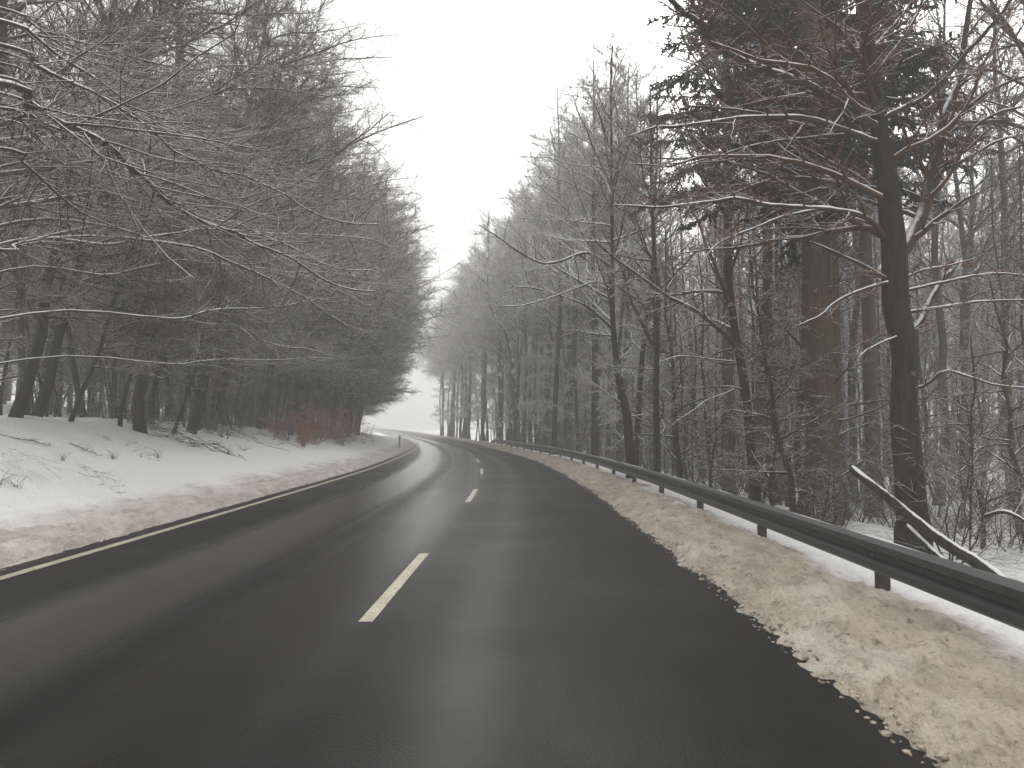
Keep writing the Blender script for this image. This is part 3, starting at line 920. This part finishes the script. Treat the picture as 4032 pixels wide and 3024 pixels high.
# right: the dark forked tree close behind the barrier
Y0 = 12.4
tp = [Z6(1480, 1640), Z6(1480, 1560), Z6(1465, 1300), Z6(1450, 1000), Z6(1450, 850), Z6(1462, 640), Z6(1445, 470), Z6(1415, 300), Z5(1415, 1500), Z5(1400, 1300), Z5(1385, 1050), Z5(1350, 850), Z5(1340, 650), Z5(1320, 450), Z5(1290, 200), Z5(1270, -100), Z5(1290, -500), Z5(1330, -1100)]
TP1 = smoothline([SP(p, Y0) for p in tp], 60)
TP1[0][2] = min(TP1[0][2], gz(TP1[0][0], Y0) - 0.3)
TR1 = np.interp(np.arange(60), [0, 4, 15, 25, 32, 42, 50, 60], [.29, .23, .195, .20, .18, .13, .09, .03])
L1 = [
    (Z5, [(1340, 720), (1280, 690), (1050, 540), (900, 450), (700, 380), (530, 310), (400, 230), (310, 130), (270, 70), (180, 0), (60, -120)], 12.4, 10.8, 0.05, 0.03),
    (Z5, [(1340, 810), (1290, 800), (1100, 730), (920, 670), (700, 660), (500, 660), (300, 690), (100, 710), (0, 715), (-150, 770)], 12.4, 11.0, 0.042, 0.012),
    (Z5, [(1340, 790), (1100, 775), (900, 790), (700, 810), (500, 850), (380, 890), (200, 940)], 12.4, 13, 0.026, 0.008),
    (Z5, [(1380, 1420), (1340, 1360), (1250, 1280), (1130, 1240), (950, 1210), (800, 1200), (650, 1185), (480, 1145), (300, 1165), (0, 1190), (-260, 1170)], 12.4, 11, 0.04, 0.01),
    (Z5, [(1000, 1220), (950, 1235), (750, 1280), (600, 1340), (450, 1400), (350, 1460), (280, 1540)], 12, 11.2, 0.022, 0.007),
    (Z5, [(1360, 680), (1400, 650), (1600, 550), (1700, 470), (1800, 370), (1900, 250), (1980, 170), (2050, 80), (2120, 0), (2250, -200)], 12.4, 11, 0.032, 0.02),
    (Z5, [(1340, 640), (1280, 560), (1350, 380), (1430, 260), (1500, 180), (1560, 80), (1600, 0), (1640, -150)], 12.4, 12.8, 0.03, 0.015),
    (Z5, [(1320, 640), (1180, 500), (1280, 430), (1350, 330)], 12.4, 12, 0.02, 0.01),
    (Z5, [(1400, 1660), (1340, 1640), (1200, 1560), (1050, 1490), (920, 1430)], 12.4, 12, 0.032, 0.012),
    (Z6, [(1440, 215), (1480, 210), (1600, 180), (1750, 150), (1900, 120), (2080, 105), (2260, 130)], 12.4, 12, 0.022, 0.01),
    (Z6, [(1420, 160), (1600, 90), (1750, 60), (1900, 20)], 12.4, 12.4, 0.02, 0.008),
    (Z6, [(1430, 350), (1700, 310), (1900, 280), (2200, 265)], 12.4, 11.5, 0.022, 0.01),
    (Z6, [(1450, 470), (1380, 500), (1250, 560), (1190, 610)], 12.4, 11.8, 0.018, 0.008),
    (Z6, [(1450, 820), (1530, 800), (1600, 770), (1700, 700), (1850, 730), (2000, 780), (2200, 800)], 12.4, 11.4, 0.024, 0.01),
    (Z6, [(1400, 150), (1330, 170), (1200, 210), (1050, 280), (950, 360), (820, 420)], 12.4, 11.6, 0.024, 0.008),
    (Z6, [(1460, 500), (1480, 470), (1560, 400), (1620, 280), (1680, 170), (1760, 80)], 12.4, 12.8, 0.055, 0.03),
    (Z5, [(1420, 1500), (1480, 1450), (1560, 1300), (1600, 1180), (1650, 1000), (1700, 820), (1740, 650), (1800, 520), (1850, 400), (1880, 200), (1930, -100)], 12.4, 12.9, 0.095, 0.03),
    (Z5, [(1560, 1300), (1620, 1240), (1700, 1020), (1800, 960), (1950, 880), (2100, 800), (2260, 760)], 12.7, 12.2, 0.04, 0.014),
    (Z5, [(1640, 1000), (1800, 930), (1900, 740), (2050, 640), (2200, 600)], 12.8, 12.2, 0.03, 0.014),
    (Z5, [(1700, 820), (1850, 640), (2000, 520), (2160, 440), (2300, 400)], 12.8, 12.2, 0.03, 0.014),
]
ex1 = limbs(TP1, TR1, 26, TP1[0, 2] + 5.0, TP1[-1, 2] - 0.3, lambda t: 3.4 * (1 - 0.4 * t), rng, elev=(5, 55), azc=math.pi, bias=0.4)
hero_tree('forked_beech', 'dark forked tree close behind the crash barrier with snowy limbs and rusty leaves', None, TP1, TR1,
          [(limb3(f, p, a, b), r0, r1) for f, p, a, b, r0, r1 in L1], rng, M['bark'], den=(13, 8), leafy=7000, extra=[ex1], lsize=0.03, twm='twig_red', rscale=1.25)

# right: the tree with the big diagonal limb, the curved trunk and others standing at the barrier
def path_tree(name, label, f, pts, Y, r0, r1, limbl=(), nl=22, reach=3.2, top=20, group=None, bark='bark', den=(12, 8), h0=0.35, rngs=1, leafy=0, twm='twig', bias=0.3):
    rg = np.random.default_rng(rngs)
    P = [np.array(SP(f(*p), Y)) for p in pts]
    g0 = gz(P[0][0], Y) - 0.4
    if P[0][2] > g0: P.insert(0, np.array([P[0][0] + (P[0][0] - P[1][0]) * 0.1, Y, g0]))
    d = P[-1] - P[-2]; d = d / np.linalg.norm(d)
    while P[-1][2] < top:
        d = norm(d * [0.5, 0.5, 1] + rg.normal(0, 0.04, 3) + np.array([0, 0, 0.5])); P.append(P[-1] + d * 1.6)
    TP = smoothline(P, 50)
    TR = np.interp(np.linspace(0, 1, 50), [0, 0.05, 1], [r0 * 1.25, r0, 0.02])
    ll = [(limb3(ff, p, a, b), q0, q1) for ff, p, a, b, q0, q1 in limbl]
    z0 = TP[0, 2]
    ex = limbs(TP, TR, nl, z0 + (top - z0) * h0, top - 0.4, lambda t: reach * (1 - 0.45 * t), rg, elev=(10, 60), azc=math.pi, bias=bias)
    low = limbs(TP, TR, 8, z0 + 1.5, z0 + (top - z0) * h0, lambda t: reach * 0.45, rg, elev=(0, 40))
    return hero_tree(name, label, group, TP, TR, ll, rg, M[bark], den=den, extra=[ex, low], tw=0.0055, leafy=leafy, twm=twm)
path_tree('forest_tree', 'thin dark tree behind the barrier with a thick snowy limb running up to the left', Z6, [(560, 1500), (525, 1000), (490, 700), (450, 450), (425, 200), (415, 0)], 17.5, 0.12, 0.04,
          [(Z6, [(450, 560), (420, 500), (340, 430), (230, 340), (120, 280), (40, 240), (-120, 120), (-260, 20), (-380, -90)], 17.5, 16, 0.06, 0.02),
           (Z6, [(440, 640), (300, 620), (120, 600), (0, 640)], 17.5, 17, 0.02, 0.01), (Z6, [(450, 800), (390, 830), (280, 870), (200, 930), (100, 990)], 17.5, 16.6, 0.022, 0.008),
           (Z6, [(470, 640), (560, 590), (700, 460), (860, 370)], 17.5, 17, 0.025, 0.01)], rngs=3, top=11.5)
path_tree('forest_tree', 'brown mossy trunk left of the big pair of spruce trunks, leaning slightly right', Z6, [(550, 1440), (570, 1200), (600, 850), (620, 500), (645, 200), (660, 0)], 20.0, 0.15, 0.05, rngs=4, bark='bark_brown', top=19)
path_tree('forest_tree', 'dark trunk with a swan-neck bend midway along the crash barrier', Z4, [(1080, 1560), (1070, 1400), (1060, 1280), (1035, 1180), (1012, 1050), (1003, 950), (990, 800), (985, 600), (990, 400)], 24, 0.15, 0.05,
          [(Z4, [(985, 820), (900, 740), (830, 690), (700, 640), (560, 600), (430, 590)], 24, 23, 0.045, 0.015), (Z4, [(985, 860), (880, 850), (760, 830)], 24, 23.5, 0.03, 0.012),
           (Z4, [(988, 600), (900, 560), (780, 600), (640, 650), (480, 690), (340, 690)], 24, 22.5, 0.04, 0.012), (Z4, [(988, 480), (850, 400), (700, 450), (600, 460), (480, 400), (380, 330), (260, 250)], 24, 22, 0.05, 0.015)], rngs=5, top=12.8, nl=30, reach=3.8, twm='twig_frost', den=(16, 10))
path_tree('forest_tree', 'straight dark trunk just left of the swan-neck trunk, behind the barrier', Z4, [(885, 1520), (888, 1200), (892, 900), (890, 600), (885, 400)], 35, 0.17, 0.05, rngs=6, top=18, nl=34, reach=4.2, twm='twig_frost', den=(17, 10))
path_tree('forest_tree', 'slimmer dark trunk close beside the straight one, left of the swan-neck', Z4, [(665, 1480), (675, 1200), (690, 900), (700, 700)], 46, 0.16, 0.05, rngs=7, top=20, nl=34, reach=4.2, twm='twig_frost', den=(17, 10))
path_tree('forest_tree', 'trunk plastered with snow near the far end of the barrier', Z4, [(450, 1450), (438, 1280), (445, 1100), (430, 950), (400, 830), (350, 770)], 72, 0.26, 0.08, rngs=8, top=21, bark='bark_snow')
path_tree('forest_tree', 'broken-topped straight trunk right of the snow-plastered one', Z4, [(455, 1400), (470, 1100), (490, 900), (497, 750)], 70, 0.24, 0.12, rngs=9, top=11.4, nl=8, reach=1.5)
path_tree('forest_tree', 'trunk with a snow sleeve at its foot where the barrier begins', Z4, [(372, 1440), (378, 1200), (372, 1000), (370, 850)], 78, 0.3, 0.1, rngs=10, top=21, bark='bark_snow')
path_tree('forest_tree', 'dark thin trunk between the swan-neck and the thin tree with the diagonal limb', Z4, [(1225, 1560), (1222, 1200), (1230, 900), (1240, 600), (1220, 400)], 22, 0.10, 0.04, rngs=12, top=10.5)
path_tree('forest_tree', 'pair-left thin trunk leaning right behind the middle of the barrier', Z4, [(1110, 1540), (1130, 1200), (1150, 950), (1180, 750)], 26, 0.10, 0.04, rngs=13, top=12)

# spruces on the right
def stand_spruce(seed, p, Y, h, r, z0, reach, label, lean=(0, 0)):
    x = SP(p, Y)[0]
    g = gz(x, Y)
    o = spruce(seed, h, r, z0 - g, reach)
    o.location = (x, Y, g); o.rotation_euler = (lean[0], lean[1], 0)
    tag(o, label, 'spruce tree', 'spruces in the right wood')
    taken.append((x, Y))
    return o
taken = []
stand_spruce(61, Z6(945, 1400), 17.5, 27, 0.37, 6.3, 3.0, 'spruce with the thickest brown trunk, right of the middle, dark needles above')
stand_spruce(62, Z6(1048, 1400), 19.0, 25, 0.2, 7.5, 2.4, 'slimmer spruce trunk pressed against the right side of the thickest one')
stand_spruce(63, Z6(405, 1400), 24.0, 24, 0.19, 8.6, 2.6, 'spruce with a straight dark trunk left of the mossy brown trunk')
stand_spruce(65, Z6(1250, 1400), 23, 26, 0.22, 9.0, 3.2, 'spruce deep behind, between the thick trunks and the forked tree')

# fallen trunk leaning down to the ground on the right
def fallen(name, pts, radii, label, cat, mat, group=None, cap=True, twigs=0):
    P = smoothline(pts, 24); base = P[0].copy()
    root = empty(name, tuple(base))
    R = np.interp(np.linspace(0, 1, 24), np.linspace(0, 1, len(radii)), radii)
    t = Tubes(); t.add(P - base, R, 10); t.build('wood', mat, root)
    if cap:
        t = Tubes(); t.add(P - base + np.array([0, 0, 1]) * (R * 0.72)[:, None], R * 0.42 * (0.8 + 0.3 * np.sin(np.arange(24) * 1.7)), 8); t.build('snow_cap', M['snowcap'], root)
    if twigs:
        rg = np.random.default_rng(twigs)
        Q2, R2 = grow((P - base)[None], R[None], 10, rg, lmul=(0.2, 0.4), npts=5, rmin=0.006, flat=0.8)
        Q3, R3 = grow(Q2, R2, 5, rg, npts=4, rmin=0.005, flat=0.6)
        t = Tubes(); t.add(Q2, R2, 4); t.add(Q3, R3, 3); t.build('twigs', M['twig'], root)
    tag(root, label, cat, group)
fallen('fallen_tree', [SP(Z7(960, -80), 12.5), SP(Z7(1180, 100), 11.9), SP(Z7(1450, 320), 11.4), SP(Z7(1700, 480), 11.0), SP(Z7(1900, 640), 10.6)], [0.06, 0.075, 0.085, 0.10], 'mossy fallen trunk with snow on top leaning down to the ground behind the barrier', 'fallen tree', M['bark'])
fallen('fallen_tree', [SP(Z7(1270, 250), 12.0), SP(Z7(1420, 400), 11.4), SP(Z7(1560, 520), 10.9)], [0.04, 0.05, 0.055], 'shorter fallen stem lying under the mossy fallen trunk', 'fallen tree', M['bark'])
fallen('fallen_branch', [SP(Z7(1720, 190), 11.0), SP(Z7(1820, 165), 10.8), SP(Z7(1900, 190), 10.6), SP(Z7(1990, 250), 10.4)], [0.03, 0.03, 0.02], 'arched snow-covered branch at the right edge above the barrier', 'branch', M['bark'])

# --- left wood ----------------------------------------------------------------
rl = random.Random(5)
def free(x, y, d):
    for a, b in taken:
        if (a - x) ** 2 + (b - y) ** 2 < d * d: return False
    taken.append((x, y)); return True

def treeline(y):
    return min(-11.3 if y < 60 else -11.3 - (y - 60) * 0.19, float(fL(y)) - 4.4)

GL = 'bare trees along the edge of the left wood'
feet = [
    (28, 885, 20.5, 1, 0.9, 'thick dark trunk at the far left edge, left of a close pair'),
    (72, 888, 21.5, 0, 1.0, 'thick dark trunk near the far left edge, right of a close pair'),
    (150, 895, 22, 2, 0.6, 'thin leaning trunk just right of the close pair on the left bank'),
    (262, 905, 24, 2, 0.62, 'thin slanting young tree midway along the left snowbank'),
    (330, 905, 27, 3, 0.9, 'dark straight trunk behind the low brush on the left bank'),
    (372, 938, 26, 2, 0.55, 'slender dark sapling close in front of the leaning trunk'),
    (410, 940, 27.5, 1, 1.0, 'stout dark trunk leaning to the road, foremost of the left bank'),
    (456, 925, 31, 0, 0.95, 'dark trunk directly behind the foremost leaning one on the left'),
    (492, 920, 35, 3, 0.85, 'dark trunk left of the bare snowy bushes on the left bank'),
]
for fx, fy, Y, k, sc, lab in feet:
    x = D(fx, fy, Y)[0]
    taken.append((x, Y))
    place(PE[k], x, Y, rl.uniform(-0.5, 0.3), sc, lab, 'tree', GL, lean=(0, R_(rl.uniform(6, 10))))
y = 36.0; i = 0
while y < 118:
    x = treeline(y) - rl.uniform(0.0, 1.3)
    if free(x, y, 1.5):
        place(rl.choice(PE), x, y, rl.uniform(-0.7, 0.5), rl.uniform(0.95, 1.06) if y < 60 else rl.uniform(0.95, 1.1), ordn(i) + ' tree of the left roadside row beyond the leaning trunks', 'tree', GL, lean=(0, R_(rl.uniform(2, 6))))
        i += 1
    y += rl.uniform(2.0, 2.9) if y < 60 else rl.uniform(2.6, 3.8)
cnt = 0; tries = 0
while cnt < 190 and tries < 19000:
    tries += 1
    y = 7 + 110 * rl.random() ** 0.9
    x = treeline(y) - 1.2 - 24 * rl.random() ** 1.3
    if x / y < -0.78: continue
    if not free(x, y, 1.25): continue
    place(rl.choice(PF[2:] + PE), x, y, rl.uniform(-3, 3), rl.uniform(0.7, 0.95), 'slim dark bare tree inside the left wood, ' + zone(y), 'tree', 'trees inside the left wood', lean=(0, R_(rl.uniform(2, 10))))
    cnt += 1

# --- right wood ----------------------------------------------------------------
y = 36.0; i = 0
while y < 160:
    x = float(fR(y)) + (3.4 if y < 90 else 2.0) + rl.uniform(0, 1.8)
    if free(x, y, 1.4):
        place(rl.choice(PR), x, y, rl.uniform(2.6, 3.7), rl.uniform(0.80, 0.9) if y < 46 else (rl.uniform(0.9, 1.05) if y < 90 else rl.uniform(1.02, 1.15)), ordn(i) + ' tall tree of the right roadside row, crown over the road', 'tree', 'trees along the edge of the right wood', lean=(0, R_(rl.uniform(-3, 1))))
        i += 1
    y += rl.uniform(2.0, 3.2) if y < 90 else rl.uniform(3, 5)
cnt = 0; tries = 0
while cnt < 165 and tries < 9000:
    tries += 1
    y = 14 + 140 * rl.random() ** 1.3
    x = float(fR(y)) + 5.5 + 34 * rl.random() ** 1.3
    if x / y > 0.75: continue
    if y < 22 and x < 9: continue
    if not free(x, y, 1.6): continue
    place(rl.choice(PF), x, y, rl.uniform(-3, 3), rl.uniform(0.75, 1.08), 'slim bare tree inside the right wood, ' + zone(y), 'tree', 'trees inside the right wood', lean=(R_(rl.uniform(-3, 3)), R_(rl.uniform(-3, 3))))
    cnt += 1
# slim young trees between the big ones
for k in range(95):
    y = 21 + 70 * rl.random() ** 1.2
    x = treeline(y) - 0.2 - 13 * rl.random() ** 1.4
    if x / y < -0.72: continue
    place(rl.choice(PP), x, y, rl.uniform(-3, 3), rl.uniform(0.8, 1.15), 'slim dark young tree on the left bank, ' + zone(y), 'young tree', 'slim young trees on the left bank', lean=(R_(rl.uniform(-2, 2)), R_(rl.uniform(4, 14))))
for k in range(150):
    y = 14 + 90 * rl.random() ** 1.2
    x = float(fR(y)) + 3.4 + 17 * rl.random() ** 1.2
    if x / y > 0.72 or (y < 21 and x < 9.5): continue
    place(rl.choice(PP), x, y, rl.uniform(-3, 3), rl.uniform(0.8, 1.2), 'slim straight young tree behind the barrier, ' + zone(y), 'young tree', 'slim young trees on the right', lean=(R_(rl.uniform(-2, 2)), R_(rl.uniform(-3, 4))))
# undergrowth: young trees and shrubs
for k in range(150):
    y = 9 + 75 * rl.random() ** 1.5
    x = float(fR(y)) + 3.2 + 15 * rl.random() ** 1.1
    if x / y > 0.78 or (y < 14.5 and x < 9): continue
    place(rl.choice(PS), x, y, rl.uniform(-3, 3), rl.uniform(0.6, 1.1), 'snowy sapling behind the barrier, ' + zone(y), 'sapling', 'saplings in the right wood', lean=(R_(rl.uniform(-8, 8)), R_(rl.uniform(-8, 8))))
for k in range(70):
    y = 8 + 60 * rl.random() ** 1.2
    x = float(fR(y)) + 2.9 + 10 * rl.random() ** 1.1
    if x / y > 0.72: continue
    place(rl.choice(PB), x, y, rl.uniform(-3, 3), rl.uniform(0.6, 1.2), 'low snowy shrub behind the barrier, ' + zone(y), 'shrub', 'shrubs under the right wood')
for k in range(80):
    y = 14 + 75 * rl.random()
    x = treeline(y) - 0.6 - 14 * rl.random() ** 1.3
    if x / y < -0.72: continue
    place(rl.choice(PS[:3]), x, y, rl.uniform(-3, 3), rl.uniform(0.6, 1.1), 'snowy sapling on the left bank, ' + zone(y), 'sapling', 'saplings in the left wood', lean=(R_(rl.uniform(-8, 8)), R_(rl.uniform(0, 16))))
for k in range(40):
    y = 22 + 50 * rl.random()
    x = treeline(y) + 0.9 - 4 * rl.random()
    if x / y < -0.68: continue
    place(rl.choice(PB), x, y, rl.uniform(-3, 3), rl.uniform(0.4, 0.95), 'low twiggy shrub on the left bank, ' + zone(y), 'shrub', 'shrubs along the left wood')
# rust-coloured beech bushes at the bend
for n_, (dx, dy, Y, sc, lab) in enumerate([(622, 945, 36.5, 0.65, 'rust-leaved beech bush at the bend, leftmost of the rusty bushes'), (682, 945, 38.5, 0.85, 'rust-leaved beech bush at the bend, biggest of the rusty bushes'),
        (738, 940, 43, 0.75, 'rust-leaved beech bush at the bend, rightmost and thinnest of the rusty bushes'), (655, 962, 34, 0.4, 'small low tuft of rusty leaves in the snow before the rusty bushes')]):
    b_ = shrub(71 + n_, 2.6, 14, 3600 if n_ != 2 else 1500, 'rusty_bush', 0.05)
    place(b_, D(dx, dy, Y)[0], Y, 0.5 * n_, sc, lab, 'bush', 'rusty beech bushes at the bend')

# brush, sticks and a buried conifer on the left bank
def brush(name, p, Y, w, h, n, mat, label, cat, seed, r=0.012):
    rg = np.random.default_rng(seed)
    x = D(*p, Y)[0]
    root = empty(name, (x, Y, gz(x, Y)))
    az = rg.uniform(-0.5, 0.5, n) + rg.integers(0, 2, n) * math.pi
    Q = np.empty((n, 5, 3)); Q[:, 0] = np.stack([rg.normal(0, w * 0.35, n), rg.normal(0, 0.4, n), rg.uniform(0.02, h, n)], -1)
    d = np.stack([np.cos(az), np.sin(az), rg.normal(0, 0.2, n)], -1)
    L = rg.uniform(0.3, 0.9, n) * w * 0.5
    for j in range(1, 5):
        d = norm(d + rg.normal(0, 0.15, (n, 3))); d[:, 2] -= 0.08
        Q[:, j] = Q[:, j - 1] + d * (L / 4)[:, None]
    # drape over the slope
    for a in range(n):
        for b2 in range(5):
            g = gz(x + Q[a, b2, 0], Y + Q[a, b2, 1]) - gz(x, Y)
            Q[a, b2, 2] = max(g + 0.02, Q[a, b2, 2] + g)
    RR = np.full((n, 1), r) * np.linspace(1, 0.4, 5)[None]
    c = Tubes(); c.add(Q, RR, 4)
    Q2, R2 = grow(Q, RR, 5, rg, lmul=(0.2, 0.4), npts=3, rmin=r * 0.4)
    c.add(Q2, R2, 3)
    c.build('sticks', mat, root)
    tag(root, label, cat)
brush('brush_pile', (425, 965), 24.5, 1.6, 0.25, 34, M['needle'], 'low heap of green spruce cuttings on the snow below the leaning trunk', 'brush pile', 5, 0.011)
brush('buried_conifer', (45, 980), 14.5, 1.1, 0.3, 22, M['twig_frost'], 'small green conifer sprig half buried in the snow at the far left', 'conifer sprig', 6, 0.007)
brush('brush_pile', (330, 925), 25.5, 2.4, 0.3, 26, M['twig'], 'tangle of bare sticks lying on snow left of the leaning trunk', 'brush pile', 7)
brush('brush_pile', (510, 950), 31, 2.2, 0.35, 30, M['twig'], 'tangle of bare twigs right of the leaning trunk', 'brush pile', 8)
def stick(p0, p1, Y0_, Y1_, r, lab, seed):
    rg = np.random.default_rng(seed)
    a = D(*p0, Y0_); b2 = D(*p1, Y1_)
    pts = []
    for t in np.linspace(0, 1, 6):
        x = a[0] * (1 - t) + b2[0] * t + rg.normal(0, 0.05); y_ = Y0_ * (1 - t) + Y1_ * t + rg.normal(0, .06)
        pts.append((x, y_, gz(x, y_) + r * 0.8 + 0.03 * rg.random()))
    fallen('fallen_branch', pts, [r, r, r * 0.4], lab, 'branch', M['twig'], 'fallen branches on the left bank', cap=False, twigs=seed)
stick((0, 897), (120, 915), 17.0, 17.6, 0.014, 'long fallen branch lying along the snow at the far left', 31)
stick((150, 912), (215, 930), 18.6, 18.2, 0.012, 'fallen branch lying on the snow right of the long one', 32)
stick((230, 935), (330, 955), 21, 19.5, 0.012, 'fallen branch on the snow below the slanting young tree', 33)
stick((180, 960), (260, 985), 16.5, 15.0, 0.006, 'thin fallen twig low on the snow slope', 34)

def tuft(seed):
    rg = np.random.default_rng(seed); n = 14
    root = empty('grass_tuft')
    az = rg.uniform(0, 6.28, n); d = np.stack([np.cos(az) * 0.5, np.sin(az) * 0.5, np.full(n, 0.9)], -1)
    Q = np.empty((n, 5, 3)); Q[:, 0] = rg.normal(0, 0.03, (n, 3)) * [1, 1, 0]
    for j in range(1, 5):
        d = norm(d + rg.normal(0, 0.12, (n, 3)) - np.array([0, 0, 0.22])); Q[:, j] = Q[:, j - 1] + d * (0.07 * rg.uniform(0.6, 1.3, n))[:, None]
    c = Tubes(); c.add(Q, np.full((n, 1), 0.004) * np.linspace(1, 0.3, 5)[None], 3); c.build('blades', M['twig_red'], root)
    return root
PT = [tuft(81), tuft(82)]
for k in range(26):
    y = 11 + 50 * rl.random() ** 1.2
    x = float(fL(y)) - 1.6 - 3.6 * rl.random()
    if x / y < -0.66: continue
    place(rl.choice(PT), x, y, rl.uniform(-3, 3), rl.uniform(0.7, 1.4), 'tiny dry tuft poking out of the open snow of the left bank', 'tuft', 'dry tufts on the left snowbank')
# distant wood: far trees that read as one mass
def distant_wood():
    rg = np.random.default_rng(91)
    protos = []
    for k in range(4):
        TP, TR = trunk_line(20 + k, 0.13, rg, n=8)
        A = limbs(TP, TR, 22, 6, 20 + k - 0.4, lambda t: 4.0 * (1 - 0.5 * t), rg, elev=(15, 60), npts=5)
        Bq = limbs(TP, TR, 8, 0.8, 7, lambda t: 1.8, rg, elev=(0, 50), npts=4)
        A2 = grow(A[0], A[1], 11, rg, npts=3, rmin=0.017, flat=0.3, up=0.05)
        A3 = grow(A2[0], A2[1], 4, rg, npts=3, rmin=0.012, flat=0.3, up=0.05)
        B2 = grow(Bq[0], Bq[1], 6, rg, npts=3, rmin=0.012, flat=0.3)
        protos.append([(TP[None], TR[None], 6), (A[0], A[1], 3), (Bq[0], Bq[1], 3), (A2[0], A2[1], 3), (A3[0], A3[1], 3), (B2[0], B2[1], 3)])
    T = Tubes()
    pos = []
    while len(pos) < 420:
        side = rg.random() < 0.5
        y = rg.uniform(25, 175)
        x = (treeline(min(y, 115)) - rg.uniform(17, 50)) if side else float(fR(y)) + rg.uniform(20, 60)
        if side and y > 122: continue
        if abs(x / y) > 0.8: continue
        pos.append((x, y))
    for x, y in pos:
        pr = protos[rg.integers(0, 4)]
        a = rg.uniform(0, 6.28); s_ = rg.uniform(0.8, 1.05)
        Rm = np.array([[math.cos(a), -math.sin(a), 0], [math.sin(a), math.cos(a), 0], [0, 0, 1]])
        for P, RR, k in pr:
            T.add(P @ Rm.T * s_ + np.array([x, y, gz(x, y)]), RR * s_, k)
    o = T.build('distant_wood', M['twig'])
    tag(o, kind='stuff')
distant_wood()

# ------------------------------------------------------------------ haze
def haze_box():
    x0, x1, y0, y1, z0, z1 = -1000, 800, -60, 640, -3.5, 34
    V = np.array([(x, y, z) for x in (x0, x1) for y in (y0, y1) for z in (z0, z1)], float)
    F = np.array([(0, 1, 3, 2), (4, 6, 7, 5), (0, 4, 5, 1), (2, 3, 7, 6), (0, 2, 6, 4), (1, 5, 7, 3)])
    m = bpy.data.materials.new('haze')
    m.use_nodes = True
    nt = m.node_tree; nt.nodes.clear()
    v = nt.nodes.new('ShaderNodeVolumePrincipled')
    v.inputs['Color'].default_value = (0.97, 0.98, 0.985, 1)
    v.inputs['Density'].default_value = HAZE
    v.inputs['Anisotropy'].default_value = 0.0
    o = nt.nodes.new('ShaderNodeOutputMaterial')
    nt.links.new(v.outputs[0], o.inputs['Volume'])
    ob = mesh_np('haze', V, [F], m, None, False)
    tag(ob, kind='stuff')
haze_box()
